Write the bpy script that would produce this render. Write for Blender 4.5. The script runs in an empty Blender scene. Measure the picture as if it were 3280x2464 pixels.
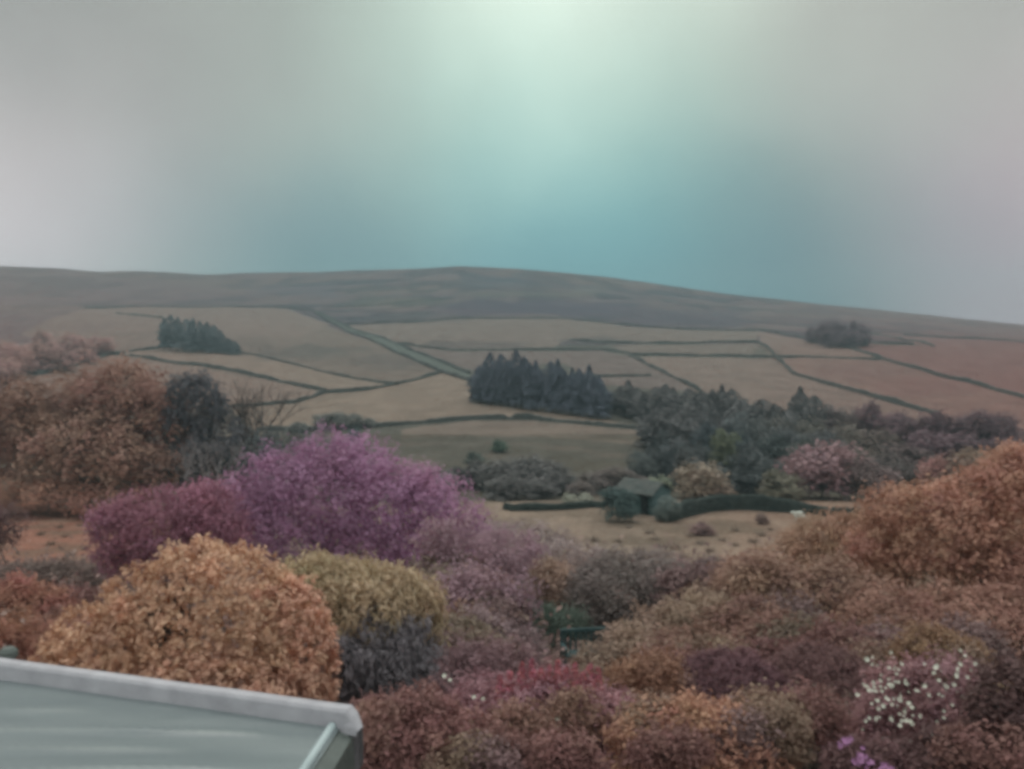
import bpy, bmesh, math, random
import numpy as np
from mathutils import Vector

rng = np.random.default_rng(7)
random.seed(7)
scene = bpy.context.scene
COL = scene.collection
R = math.radians

# ------------------------------------------------------------------ camera
# photograph reduced to 1024 x 769; F = focal length in those pixels, HROW = row of the level horizon
F, HROW, CX, CY = 849.0, 342.0, 512.0, 384.5
cam_d = bpy.data.cameras.new("camera")
cam = bpy.data.objects.new("camera", cam_d)
COL.objects.link(cam)
cam.rotation_euler = (R(90), 0, 0)
cam_d.sensor_width = 36.0
cam_d.lens = 36.0 * F / 1024.0
cam_d.shift_y = -(CY - HROW) / 1024.0
cam_d.clip_start, cam_d.clip_end = 0.05, 8000
scene.camera = cam
scene.render.resolution_x, scene.render.resolution_y = 1024, 769
scene.view_settings.view_transform = 'Standard'
scene.view_settings.look = 'None'
scene.view_settings.exposure = 0.0
scene.view_settings.gamma = 1.0
scene.view_settings.use_curve_mapping = False
scene.render.engine = 'CYCLES'
scene.cycles.pixel_filter_type = 'GAUSSIAN'
scene.cycles.filter_width = 4.6          # the soft lens of the little camera
scene.cycles.max_bounces = 5
scene.cycles.volume_bounces = 0
scene.cycles.use_adaptive_sampling = True
scene.cycles.adaptive_threshold = 0.02
scene.cycles.use_denoising = True
scene.cycles.denoising_input_passes = 'RGB'


def lin(c):
    c = np.asarray(c, float) / 255.0
    return np.where(c <= 0.04045, c / 12.92, ((c + 0.055) / 1.055) ** 2.4)


def direction(px, row):
    v = np.array([(px - CX) / F, 1.0, (HROW - row) / F])
    return v / np.linalg.norm(v)


# ------------------------------------------------------------------ world: cloudy sky
SUN_EL, SUN_AZ = 52.0, -8.0               # elevation, azimuth clockwise from +Y (the bright cloud ahead)
w = bpy.data.worlds.new("World")
scene.world = w
w.use_nodes = True
nt = w.node_tree
nt.nodes.clear()
N, L = nt.nodes, nt.links


def vmath(op, a, b=None, c=None):
    n = N.new("ShaderNodeVectorMath"); n.operation = op
    for i, x in enumerate((a, b, c)):
        if x is None: continue
        if isinstance(x, (tuple, list)): n.inputs[i].default_value = x
        elif isinstance(x, (int, float)): n.inputs[3].default_value = x
        else: L.new(x, n.inputs[i])
    return n.outputs["Value"] if op in ('DISTANCE', 'LENGTH', 'DOT_PRODUCT') else n.outputs[0]


def fmath(op, a, b=None, clamp=False):
    n = N.new("ShaderNodeMath"); n.operation = op; n.use_clamp = clamp
    for i, x in enumerate((a, b)):
        if x is None: continue
        if isinstance(x, (int, float)): n.inputs[i].default_value = x
        else: L.new(x, n.inputs[i])
    return n.outputs[0]


tc = N.new("ShaderNodeTexCoord")
cloud_n = N.new("ShaderNodeTexNoise")
cloud_n.inputs["Scale"].default_value = 3.2
cloud_n.inputs["Detail"].default_value = 4.0
cloud_n.inputs["Roughness"].default_value = 0.45
L.new(tc.outputs["Generated"], cloud_n.inputs["Vector"])
warp = vmath('SUBTRACT', cloud_n.outputs["Color"], (0.5, 0.5, 0.5))
warp = vmath('MULTIPLY', warp, (0.13, 0.12, 0.13))
pos = vmath('ADD', tc.outputs["Generated"], warp)
# what the cloud cover shows in each direction: (px, row, sRGB, spread)
CLOUDS = [  # (px, row, linear radiance, spread)
    (470, 55, (1.0266, 1.1400, 0.9627), 0.160),
    (600, 20, (1.0298, 1.1643, 0.9943), 0.150),
    (330, 60, (0.3544, 0.3965, 0.3569), 0.150),
    (120, 60, (0.3419, 0.3409, 0.3124), 0.170),
    (25, 175, (1.0058, 0.8619, 0.8537), 0.130),
    (180, 165, (0.5239, 0.4667, 0.4299), 0.140),
    (40, 245, (0.7576, 0.6873, 0.7545), 0.100),
    (320, 175, (0.3096, 0.4043, 0.3679), 0.130),
    (480, 130, (0.3924, 0.7828, 0.6892), 0.110),
    (450, 180, (0.1172, 0.3894, 0.4200), 0.100),
    (250, 225, (0.1559, 0.2747, 0.3124), 0.100),
    (380, 245, (0.0242, 0.2028, 0.2847), 0.100),
    (465, 240, (0.0316, 0.1892, 0.2739), 0.100),
    (545, 245, (0.0546, 0.3037, 0.3775), 0.110),
    (560, 180, (0.0892, 0.3571, 0.4080), 0.120),
    (700, 240, (0.0497, 0.2185, 0.2881), 0.110),
    (690, 140, (0.2644, 0.4900, 0.4161), 0.130),
    (840, 265, (0.0255, 0.1083, 0.1579), 0.100),
    (770, 265, (0.0402, 0.1884, 0.2620), 0.090),
    (620, 255, (0.0492, 0.2572, 0.3358), 0.090),
    (300, 255, (0.0749, 0.2744, 0.3460), 0.080),
    (760, 80, (0.5383, 0.5111, 0.4636), 0.150),
    (930, 80, (0.5427, 0.5334, 0.4922), 0.160),
    (990, 190, (0.6709, 0.4738, 0.5204), 0.130),
    (1000, 290, (0.4419, 0.3668, 0.4300), 0.090),
    (860, 180, (0.2456, 0.3717, 0.3497), 0.110),
    (800, 215, (0.0939, 0.2052, 0.2201), 0.100),
    (640, 200, (0.1260, 0.4111, 0.4274), 0.100),
    (170, 235, (0.2106, 0.3346, 0.3599), 0.090),
    (400, 120, (0.4598, 0.6515, 0.5541), 0.110),
    (560, 90, (0.7192, 0.9336, 0.8000), 0.120),
    (860, 110, (0.5638, 0.5917, 0.5078), 0.120),
    (300, 120, (0.3432, 0.3770, 0.3479), 0.120),
    (100, 120, (0.4126, 0.4267, 0.4240), 0.130),
    (925, 245, (0.1177, 0.1703, 0.2032), 0.090),
    (230, 30, (0.4015, 0.4223, 0.3806), 0.140),
    (60, 20, (0.2787, 0.2915, 0.2681), 0.140),
    (960, 20, (0.3577, 0.3699, 0.3335), 0.140),
    (690, 40, (0.4992, 0.5778, 0.4866), 0.110),
    (400, 35, (0.4940, 0.6306, 0.5469), 0.110),
    (340, 235, (0.0632, 0.2209, 0.2661), 0.080),
    (750, 200, (0.1806, 0.3234, 0.3356), 0.090),
    (620, 130, (0.4334, 0.7471, 0.6518), 0.100),
    (90, 210, (0.5956, 0.5638, 0.5854), 0.090),
]
BASE = (190, 194, 193)
HAZE = 0.00042
col_sum, w_sum = None, None
for (px, row, c, s) in CLOUDS:
    d = direction(px, row)
    dist = vmath('DISTANCE', pos, tuple(d))
    q = fmath('MULTIPLY', fmath('MULTIPLY', dist, dist), -1.0 / (s * s))
    wt = fmath('EXPONENT', q)
    cc = vmath('SCALE', tuple(c), None)
    L.new(wt, cc.node.inputs[3])
    col_sum = cc if col_sum is None else vmath('ADD', col_sum, cc)
    w_sum = wt if w_sum is None else fmath('ADD', w_sum, wt)
# elsewhere an even overcast, brighter towards the zenith as overcast skies are
sepz = N.new("ShaderNodeSeparateXYZ"); L.new(tc.outputs["Generated"], sepz.inputs[0])
zen = N.new("ShaderNodeMapRange"); zen.interpolation_type = 'SMOOTHSTEP'
zen.inputs[1].default_value = .3; zen.inputs[2].default_value = 1.0; zen.inputs[3].default_value = 1.0; zen.inputs[4].default_value = 2.3
L.new(sepz.outputs[2], zen.inputs[0])
base_c = vmath('SCALE', tuple(lin(BASE) * 0.05), None); L.new(zen.outputs[0], base_c.node.inputs[3])
col_sum = vmath('ADD', col_sum, base_c)
w_sum = fmath('ADD', w_sum, 0.05)
inv = fmath('DIVIDE', 1.0, w_sum)
sc_n = N.new("ShaderNodeVectorMath"); sc_n.operation = 'SCALE'
L.new(col_sum, sc_n.inputs[0]); L.new(inv, sc_n.inputs[3])
fine = N.new("ShaderNodeTexNoise")
fine.inputs["Scale"].default_value = 5.0
fine.inputs["Detail"].default_value = 5.0
L.new(tc.outputs["Generated"], fine.inputs["Vector"])
fmul = fmath('ADD', fmath('MULTIPLY', fine.outputs["Fac"], 0.30), 0.85)
sc2 = N.new("ShaderNodeVectorMath"); sc2.operation = 'SCALE'
L.new(sc_n.outputs[0], sc2.inputs[0]); L.new(fmul, sc2.inputs[3])
sky = N.new("ShaderNodeTexSky")
sky.sky_type = 'NISHITA'
sky.sun_disc = False
sky.sun_elevation = R(SUN_EL)
sky.sun_rotation = R(SUN_AZ)
sky.air_density = 1.0
sky.dust_density = 2.0
cl10 = vmath('MULTIPLY', sc2.outputs[0], (10.0, 10.0, 10.0))
mix = N.new("ShaderNodeMix"); mix.data_type = 'RGBA'
mix.inputs[0].default_value = 0.95            # cloud cover
L.new(sky.outputs[0], mix.inputs[6]); L.new(cl10, mix.inputs[7])
bg = N.new("ShaderNodeBackground")
bg.inputs[1].default_value = 0.1
L.new(mix.outputs[2], bg.inputs[0])
wo = N.new("ShaderNodeOutputWorld")
L.new(bg.outputs[0], wo.inputs[0])

sun_d = bpy.data.lights.new("sun", 'SUN')
sun_d.energy = 0.8
sun_d.angle = R(25)
sun_d.color = (1.0, 0.96, 0.9)
sun = bpy.data.objects.new("sun", sun_d)
COL.objects.link(sun)
sv = Vector((math.sin(R(SUN_AZ)) * math.cos(R(SUN_EL)), math.cos(R(SUN_AZ)) * math.cos(R(SUN_EL)), math.sin(R(SUN_EL))))
sun.rotation_euler = sv.to_track_quat('Z', 'Y').to_euler()
sun.location = (0, 0, 60)


# ------------------------------------------------------------------ numeric noise
def vnoise(x, y, seed=0):
    """smooth value noise in 2D, range -1..1"""
    x = np.asarray(x, float); y = np.asarray(y, float)
    xi, yi = np.floor(x).astype(np.int64), np.floor(y).astype(np.int64)
    fx, fy = x - xi, y - yi
    fx, fy = fx * fx * (3 - 2 * fx), fy * fy * (3 - 2 * fy)

    def h(a, b):
        n = (a * 374761393 + b * 668265263 + seed * 974711) & 0xFFFFFFFF
        n = ((n ^ (n >> 13)) * 1274126177) & 0xFFFFFFFF
        return ((n ^ (n >> 16)) & 0xFFFF) / 32767.5 - 1.0
    return ((h(xi, yi) * (1 - fx) + h(xi + 1, yi) * fx) * (1 - fy)
            + (h(xi, yi + 1) * (1 - fx) + h(xi + 1, yi + 1) * fx) * fy)


def fbm(x, y, seed=0, oct=4):
    a, s, t = 0.5, 0.0, 1.0
    for k in range(oct):
        s = s + a * vnoise(x * t, y * t, seed + k); a *= 0.5; t *= 2.03
    return s


# ------------------------------------------------------------------ terrain height
PY = np.array([-80, -20, 0, 15, 30, 45, 60, 75, 92, 110, 125, 140, 170, 220, 270, 340, 420, 520, 620, 760, 900, 1000, 1080, 1200, 1500, 2600.])
PZ = np.array([-5.6, -5.8, -6, -7.3, -10, -12.8, -15.2, -16.7, -17.8, -19.3, -19.7, -19.2, -17.5, -15.5, -12.7, -8, -2, 8, 20, 40, 66, 88, 96, 92, 62, 20.])
_ty = np.linspace(-80, 2600, 5361)
_tz = np.interp(_ty, PY, PZ)
for _ in range(2):
    k = np.where(_ty < 130, 6, 40)
    c = np.concatenate([[0], np.cumsum(_tz)])
    i = np.arange(len(_ty)); lo = np.maximum(i - k, 0); hi = np.minimum(i + k + 1, len(_ty))
    _tz = (c[hi] - c[lo]) / (hi - lo)
SKX = np.array([-600, -200, 0, 67, 101, 140, 202, 248, 312, 380, 461, 515, 549, 617, 685, 722, 819, 903, 1024, 1250, 1700.])
SKR = np.array([262, 262, 263.8, 267, 270, 269, 273, 271.5, 271.5, 268, 264.7, 267.6, 271, 277.7, 287, 292.5, 303.5, 312, 324, 336, 338.])


def height(X, Y):
    X = np.asarray(X, float); Y = np.asarray(Y, float)
    z = np.interp(Y, _ty, _tz)
    Ys = np.maximum(Y, 1.0)
    px = CX + F * X / np.maximum(Ys, 150)
    base = HROW - F * z / Ys
    dr = np.interp(px, SKX, SKR) - 265.5
    far = np.clip((346 - base) / 80.0, 0, 1.0) * np.clip((Y - 380) / 100, 0, 1)
    z = z - dr * far / F * Ys
    z = z + np.clip((Y - 30) / 60, 0, 1) * 0.9 * fbm(X / 38 + 3.1, Y / 38 + 7.7, 5, 2)
    z = z + np.clip((Y - 150) / 200, 0, 1) * 2.0 * fbm(X / 130, Y / 130, 11, 2)
    z = z + 0.12 * fbm(X / 3.0, Y / 3.0, 17, 2)
    return z


def ground_at(px, row, y0=6.0, y1=1150.0):
    """world point on the terrain seen through a pixel"""
    Y = np.geomspace(y0, y1, 3000)
    X = (px - CX) / F * Y
    Z = (HROW - row) / F * Y
    below = Z < height(X, Y)
    i = int(np.argmax(below)) if below.any() else len(Y) - 1
    y = Y[i]
    x = (px - CX) / F * y
    return Vector((x, y, float(height(x, y))))


def at(px, row, Y):
    return Vector(((px - CX) / F * Y, Y, (HROW - row) / F * Y))


# ------------------------------------------------------------------ materials
def new_mat(name):
    m = bpy.data.materials.new(name); m.use_nodes = True
    t = m.node_tree; t.nodes.clear()
    out = t.nodes.new("ShaderNodeOutputMaterial")
    return m, t, out


def foliage_mat(name, transl=0.25, var=0.36):
    m, t, out = new_mat(name)
    oi = t.nodes.new("ShaderNodeObjectInfo")
    at_ = t.nodes.new("ShaderNodeAttribute"); at_.attribute_name = "tint"
    mr = t.nodes.new("ShaderNodeMapRange")
    mr.inputs[3].default_value = 1 - var; mr.inputs[4].default_value = 1 + var
    t.links.new(at_.outputs["Fac"], mr.inputs[0])
    hue = t.nodes.new("ShaderNodeHueSaturation")
    a2 = t.nodes.new("ShaderNodeAttribute"); a2.attribute_name = "hue"
    mh = t.nodes.new("ShaderNodeMapRange"); mh.inputs[3].default_value = 0.482; mh.inputs[4].default_value = 0.518
    t.links.new(a2.outputs["Fac"], mh.inputs[0]); t.links.new(mh.outputs[0], hue.inputs["Hue"])
    t.links.new(mr.outputs[0], hue.inputs["Value"])
    t.links.new(oi.outputs["Color"], hue.inputs["Color"])
    di = t.nodes.new("ShaderNodeBsdfPrincipled"); di.inputs["Roughness"].default_value = 0.65
    di.inputs["Specular IOR Level"].default_value = 0.2
    tr = t.nodes.new("ShaderNodeBsdfTranslucent")
    t.links.new(hue.outputs[0], di.inputs["Base Color"]); t.links.new(hue.outputs[0], tr.inputs[0])
    mx = t.nodes.new("ShaderNodeMixShader"); mx.inputs[0].default_value = transl
    t.links.new(di.outputs[0], mx.inputs[1]); t.links.new(tr.outputs[0], mx.inputs[2])
    t.links.new(mx.outputs[0], out.inputs[0])
    return m


def noise_mat(name, c1, c2, scale=4.0, rough=0.85, bump=0.4, detail=6.0, spec=0.3):
    m, t, out = new_mat(name)
    tc = t.nodes.new("ShaderNodeTexCoord")
    n = t.nodes.new("ShaderNodeTexNoise"); n.inputs["Scale"].default_value = scale; n.inputs["Detail"].default_value = detail
    t.links.new(tc.outputs["Object"], n.inputs["Vector"])
    r = t.nodes.new("ShaderNodeValToRGB")
    r.color_ramp.elements[0].position = 0.3; r.color_ramp.elements[1].position = 0.7
    r.color_ramp.elements[0].color = (*c1, 1); r.color_ramp.elements[1].color = (*c2, 1)
    t.links.new(n.outputs["Fac"], r.inputs[0])
    p = t.nodes.new("ShaderNodeBsdfPrincipled"); p.inputs["Roughness"].default_value = rough
    p.inputs["Specular IOR Level"].default_value = spec
    t.links.new(r.outputs[0], p.inputs["Base Color"])
    b = t.nodes.new("ShaderNodeBump"); b.inputs["Strength"].default_value = bump; b.inputs["Distance"].default_value = 0.03
    t.links.new(n.outputs["Fac"], b.inputs["Height"]); t.links.new(b.outputs[0], p.inputs["Normal"])
    t.links.new(p.outputs[0], out.inputs[0])
    return m


M_LEAF = foliage_mat("leaf_clumps")
M_NEEDLE = foliage_mat("conifer_needles", 0.12, 0.4)
M_BARK = noise_mat("bark", (0.05, 0.042, 0.04), (0.14, 0.12, 0.11), 6)
M_PALEBARK = noise_mat("pale_bark", (0.20, 0.17, 0.17), (0.42, 0.38, 0.37), 5)
M_WALL = noise_mat("mossy_stone", (0.045, 0.052, 0.048), (0.10, 0.105, 0.095), 1.6)
M_PETAL = noise_mat("petals", (0.55, 0.55, 0.44), (0.80, 0.80, 0.68), 9, 0.6, 0.1)
M_PINKPETAL = noise_mat("pink_petals", (0.30, 0.13, 0.27), (0.44, 0.22, 0.38), 9, 0.6, 0.1)
M_WOOL = noise_mat("wool", (0.55, 0.58, 0.50), (0.75, 0.78, 0.70), 14)


# ------------------------------------------------------------------ mesh helpers
def link(o, parent=None):
    COL.objects.link(o)
    if parent is not None: o.parent = parent
    return o


def mesh_obj(name, me, mat, parent=None):
    if mat is not None and not me.materials: me.materials.append(mat)
    return link(bpy.data.objects.new(name, me), parent)


def tag(o, label=None, cat=None, group=None, kind=None):
    if label: o["label"] = label
    if cat: o["category"] = cat
    if group: o["group"] = group
    if kind: o["kind"] = kind
    return o


def empty(name, loc):
    e = bpy.data.objects.new(name, None); e.location = loc; e.empty_display_size = 0.3
    COL.objects.link(e); return e


def np_mesh(name, verts, faces, smooth=False):
    """faces: (n, k) array"""
    me = bpy.data.meshes.new(name)
    n, k = faces.shape
    me.vertices.add(len(verts)); me.vertices.foreach_set("co", np.ascontiguousarray(verts, np.float32).ravel())
    me.loops.add(n * k); me.loops.foreach_set("vertex_index", faces.astype(np.int32).ravel())
    me.polygons.add(n)
    me.polygons.foreach_set("loop_start", np.arange(0, n * k, k, dtype=np.int32))
    me.polygons.foreach_set("use_smooth", np.full(n, smooth))
    me.update(calc_edges=True)
    me.validate()
    return me


def unit(v):
    return v / np.maximum(np.linalg.norm(v, axis=-1, keepdims=True), 1e-9)


def leaf_mesh(name, C, Nrm, size, tint, hue, aspect=0.55, axis=None):
    """one folded leaf (two triangles sharing an edge) per centre"""
    n = len(C)
    a = axis if axis is not None else rng.normal(size=(n, 3))
    a = a - Nrm * np.sum(a * Nrm, 1, keepdims=True); a = unit(a)
    b = np.cross(Nrm, a)
    s = size[:, None]
    v = np.empty((n, 4, 3))
    v[:, 0] = C - a * s * 0.5
    v[:, 1] = C + b * s * 0.5 * aspect + Nrm * s * 0.10
    v[:, 2] = C + a * s * 0.5
    v[:, 3] = C - b * s * 0.5 * aspect + Nrm * s * 0.10
    me = np_mesh(name, v.reshape(-1, 3), np.arange(n * 4).reshape(n, 4))
    for nm, val in (("tint", tint), ("hue", hue)):
        att = me.attributes.new(nm, 'FLOAT', 'POINT')
        att.data.foreach_set("value", np.repeat(val, 4).astype(np.float32))
    return me


def tube(points, radii, sides=6):
    """verts, quad faces of a tapered tube"""
    P = np.array([tuple(p) for p in points], float); k = len(P)
    T = np.gradient(P, axis=0); T = unit(T)
    ref = np.where(np.abs(T[:, 2:3]) > 0.9, np.array([[1., 0, 0]]), np.array([[0, 0, 1.]]))
    A = unit(np.cross(T, ref)); B = np.cross(T, A)
    th = np.linspace(0, 2 * math.pi, sides, endpoint=False)
    ring = np.cos(th)[None, :, None] * A[:, None] + np.sin(th)[None, :, None] * B[:, None]
    V = P[:, None] + ring * np.asarray(radii)[:, None, None]
    f = []
    for i in range(k - 1):
        for j in range(sides):
            j2 = (j + 1) % sides
            f.append((i * sides + j, i * sides + j2, (i + 1) * sides + j2, (i + 1) * sides + j))
    return V.reshape(-1, 3), np.array(f)


def join(parts):
    vs, fs, o = [], [], 0
    for v, f in parts:
        vs.append(v); fs.append(f + o); o += len(v)
    return np.concatenate(vs), np.concatenate(fs)


def bend(a, b, k=5, amp=0.08):
    a, b = np.array(a, float), np.array(b, float)
    t = np.linspace(0, 1, k)[:, None]
    j = rng.normal(size=(k, 3)) * amp * np.linalg.norm(b - a); j[0] = 0
    return a + (b - a) * t + j * np.sin(t * math.pi * 0.9)


def crown_points(ells, nclus, per, rc, lump=0.18, spray=0.0, up=0.25, fill=0.25, ground=None, lowcut=-0.75):
    """leaf clumps over the surfaces of a set of ellipsoids [(centre, radii)]"""
    cs = np.array([e[0] for e in ells], float); rs = np.array([e[1] for e in ells], float)
    area = (rs[:, 0] * rs[:, 2] + rs[:, 0] * rs[:, 1] + rs[:, 1] * rs[:, 2])
    got, dirs, depth = [], [], []
    need = nclus
    while need > 0:
        m = need * 3
        e = rng.choice(len(ells), size=m, p=area / area.sum())
        d = unit(rng.normal(size=(m, 3)))
        ok = d[:, 2] > lowcut - 0.2 * rng.random(m)
        q = d * 2.3 + cs[e] * 0.37
        lum = 1 + lump * (fbm(q[:, 0] + q[:, 2] * 0.7, q[:, 1] - q[:, 2] * 0.6, 23, 3) * 1.6)
        inner = rng.random(m) < fill
        rad = np.where(inner, 0.45 + 0.45 * rng.random(m), 0.93 + 0.1 * rng.random(m)) * lum
        p = cs[e] + d * rs[e] * rad[:, None]
        for i in range(len(ells)):
            nd = np.linalg.norm((p - cs[i]) / rs[i], axis=1)
            ok &= ~((nd < 0.78) & (e != i) & ~inner)
        if ground is not None: ok &= p[:, 2] > ground - 0.05
        got.append(p[ok]); dirs.append(unit(d[ok] / rs[e][ok])); depth.append(e[ok])
        need -= int(ok.sum())
    P = np.concatenate(got)[:nclus]; D = np.concatenate(dirs)[:nclus]; E = np.concatenate(depth)[:nclus]
    n = len(P) * per
    Pc, Dc = np.repeat(P, per, 0), np.repeat(D, per, 0)
    off = rng.normal(size=(n, 3)) * rc * np.array([1, 1, 0.75])
    if spray:
        ax = unit(D + np.array([0, 0, 0.9]) + rng.normal(size=D.shape) * 0.35)
        off = off * 0.6 + np.repeat(ax, per, 0) * (rng.random((n, 1)) - 0.25) * spray
    C = Pc + off
    Nn = unit(Dc * 0.9 + np.array([0, 0, up]) + rng.normal(size=(n, 3)) * 0.5)
    et, eh = rng.random(len(ells)), rng.random(len(ells))          # each bough has a tone of its own
    tint = np.clip(np.repeat(et[E] * .45 + rng.random(len(P)) * .33, per) + rng.random(n) * 0.22, 0, 1)
    hue = np.clip(np.repeat(eh[E] * .6 + rng.random(len(P)) * .25, per) + rng.random(n) * 0.15, 0, 1)
    return C, Nn, tint, hue, P


def limbs(base, targets, r0, fork=0.35, sides=6):
    parts = []
    base = np.array(base, float)
    top = np.mean(np.array(targets), 0)
    kn = base + (top - base) * fork
    kn[:2] = base[:2] + (top[:2] - base[:2]) * fork * 0.6
    low = base - np.array([0, 0, 0.3])
    parts.append(tube(np.array([low, base + (kn - base) * 0.35, kn]), [r0 * 1.25, r0, r0 * 0.8], 8))
    for t in targets:
        pts = bend(kn - (kn - base) * 0.05, t, 5, 0.07)
        parts.append(tube(pts, np.linspace(r0 * 0.55, r0 * 0.08, 5), sides))
    return join(parts)


def colour(rgb, k):
    c = lin(rgb)
    c = (c * 0.86 + 0.14 * (c @ np.array([.3, .55, .15]))) * k
    return (float(min(c[0], .8)), float(min(c[1], .8)), float(min(c[2], .8)), 1.0)


FK = 2.5          # albedo of leaves against the tone they show in this light


def plant(name, label, cat, blobs, Y, rgb, leaf=0.07, nclus=700, per=18, rc=0.11, group=None, depth=0.8,
          lump=0.2, spray=0.0, trunk=0.09, bark=None, fill=0.25, up=0.25, aspect=0.55, lowcut=-0.75, base_px=None, mat=None, k=None, lobes=None, lobe_r=.27, needle=False):
    """a shrub or tree from blobs (px, row, half width px, half height px[, distance offset]) at distance Y"""
    spray = spray or rc * 1.8
    ells = []
    for b in blobs:
        px, row, hw, hh = b[:4]
        yy = Y + (b[4] if len(b) > 4 else 0)
        s = yy / F
        ells.append((np.array(at(px, row, yy)), np.array([hw * s, hw * s * depth, hh * s])))
    main = list(ells)
    lobes = 14 * len(main) if lobes is None else lobes
    for _ in range(lobes):                    # uneven shoulders that break up the outline
        c_, r_ = main[int(rng.integers(len(main)))]
        d_ = unit(rng.normal(size=3) * np.array([1, .8, .8]) + np.array([0, -.35, .3]))
        q_ = lobe_r * (.45 + 1.3 * rng.random() ** 1.6)
        ells.append((c_ + d_ * r_ * (1.0 - .35 * q_), np.full(3, min(r_[0], r_[2]) * .7 + max(r_[0], r_[2]) * .3) * q_ * np.array([1.1, 1, .9])))
    bx = np.mean([e[0][0] for e in main]) if base_px is None else (base_px - CX) / F * Y
    by = np.mean([e[0][1] for e in main])
    bz = float(height(bx, by))
    root = empty(name, (bx, by, bz))
    o = np.array([bx, by, bz])
    C, Nn, tint, hue, P = crown_points(ells, nclus, per, rc, lump, spray, up, fill, None, lowcut)
    gz = height(C[:, 0], C[:, 1])
    keep = C[:, 2] > gz
    C, Nn, tint, hue = C[keep], Nn[keep], tint[keep], hue[keep]
    size = leaf * (0.65 + 0.7 * rng.random(len(C)))
    ax_ = None
    if needle: ax_ = np.array([0, 0, 1.0]) + rng.normal(size=C.shape) * .35; aspect = .2
    me = leaf_mesh(name + "_crown", C - o, Nn, size, tint, hue, aspect, ax_)
    cr = mesh_obj("crown", me, mat or M_LEAF, root)
    cr.color = colour(rgb, FK if k is None else k)
    pick = [tuple(P[i] * 0.97 + np.array(ells[0][0]) * 0.03) for i in rng.choice(len(P), min(14, len(P)), replace=False)]
    pick = [p for p in pick if p[2] > bz + 0.1] or [(bx, by, bz + 1)]
    v, f = limbs((bx, by, bz), pick, trunk)
    mesh_obj("trunk", np_mesh(name + "_trunk", v - o, f, True), bark or M_BARK, root)
    tag(root, label, cat, group)
    return root


# ------------------------------------------------------------------ ground sheet
def in_poly(px, row, poly):
    inside = np.zeros(px.shape, bool)
    n = len(poly)
    for i in range(n):
        x1, y1 = poly[i]; x2, y2 = poly[(i + 1) % n]
        cond = ((y1 > row) != (y2 > row))
        with np.errstate(divide='ignore', invalid='ignore'):
            xi = (x2 - x1) * (row - y1) / (y2 - y1) + x1
        inside ^= cond & (px < xi)
    return inside


_yy = np.concatenate([np.linspace(-80, 0, 14)[:-1], np.linspace(0, 60, 60)[:-1]])
_r = np.arange(560.0, 262.0, -0.8)
_ycand = np.geomspace(60, 1130, 4000)
_zc = np.interp(_ycand, _ty, _tz)
_rc = HROW - F * _zc / _ycand
_rcm = np.minimum.accumulate(_rc)
_yr = np.interp(-_r, -_rcm, _ycand)
YS = np.unique(np.concatenate([_yy, _yr, np.geomspace(60, 1130, 160), np.geomspace(1130, 1420, 10)]))
YS = YS[np.concatenate([[True], np.diff(YS) > 0.25])]
US = np.concatenate([np.linspace(-1.9, -0.66, 40)[:-1], np.linspace(-0.66, 0.66, 480), np.linspace(0.66, 1.9, 40)[1:]])
UU, YY = np.meshgrid(US, YS)
XX = UU * (np.maximum(YY, -30) + 34.0)
ZZ = height(XX, YY)
PXX = CX + F * XX / np.maximum(YY, 1)
ROW = HROW - F * ZZ / np.maximum(YY, 1)

GK = 0.70
land = np.empty(XX.shape + (3,))


def paint(mask, rgb, k=GK):
    land[mask] = lin(rgb) * k


def soft(mask_w, rgb, k=GK):
    land[:] = land * (1 - mask_w[..., None]) + lin(rgb) * k * mask_w[..., None]


paint(np.ones(XX.shape, bool), (96, 98, 90))
# moorland above the intake fields
moor = YY > 430
paint(moor, (99, 91, 94))
soft(np.clip((PXX - 640) / 260, 0, 1) * moor, (114, 88, 88))
soft(np.clip((230 - PXX) / 230, 0, 1) * moor, (108, 96, 104))
n1 = fbm(XX / 90, YY / 45, 31, 4)
soft(np.clip((n1 - 0.02) * 4, 0, 0.7) * moor, (66, 70, 80))
soft(np.clip((-n1 - 0.08) * 4, 0, 0.6) * moor, (116, 108, 100))
n2 = fbm(XX / 22, YY / 30, 33, 4)
soft(np.clip((n2 - 0.05) * 5, 0, 0.65) * moor, (66, 70, 76))
soft(np.clip((-n2 - 0.1) * 5, 0, 0.5) * moor, (116, 106, 106))
# dark heather bands
for (x0, x1, r0, r1, c, a) in [(340, 470, 296, 308, (92, 98, 90), .5), (430, 640, 300, 317, (84, 80, 94), .75), (600, 760, 308, 328, (88, 82, 92), .75),
                            (455, 540, 273, 290, (82, 92, 102), .6), (760, 812, 316, 326, (92, 82, 84), .6), (560, 620, 284, 296, (112, 114, 108), .5),
                            (450, 600, 290, 299, (112, 114, 104), .5), (240, 350, 284, 297, (90, 92, 104), .5), (60, 240, 286, 302, (106, 96, 102), .4)]:
    jx = 12 * fbm(PXX / 18, ROW / 6, 41, 2); jr = 4 * fbm(PXX / 25, ROW / 9, 43, 2)
    m = (np.clip((PXX + jx - x0) / 25, 0, 1) * np.clip((x1 - PXX - jx) / 25, 0, 1)
         * np.clip((ROW + jr - r0) / 4, 0, 1) * np.clip((r1 - ROW - jr) / 3, 0, 1))
    soft(m * a, c)
TAN, TAN2, PINK = (138, 127, 116), (130, 122, 112), (142, 116, 106)
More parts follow.
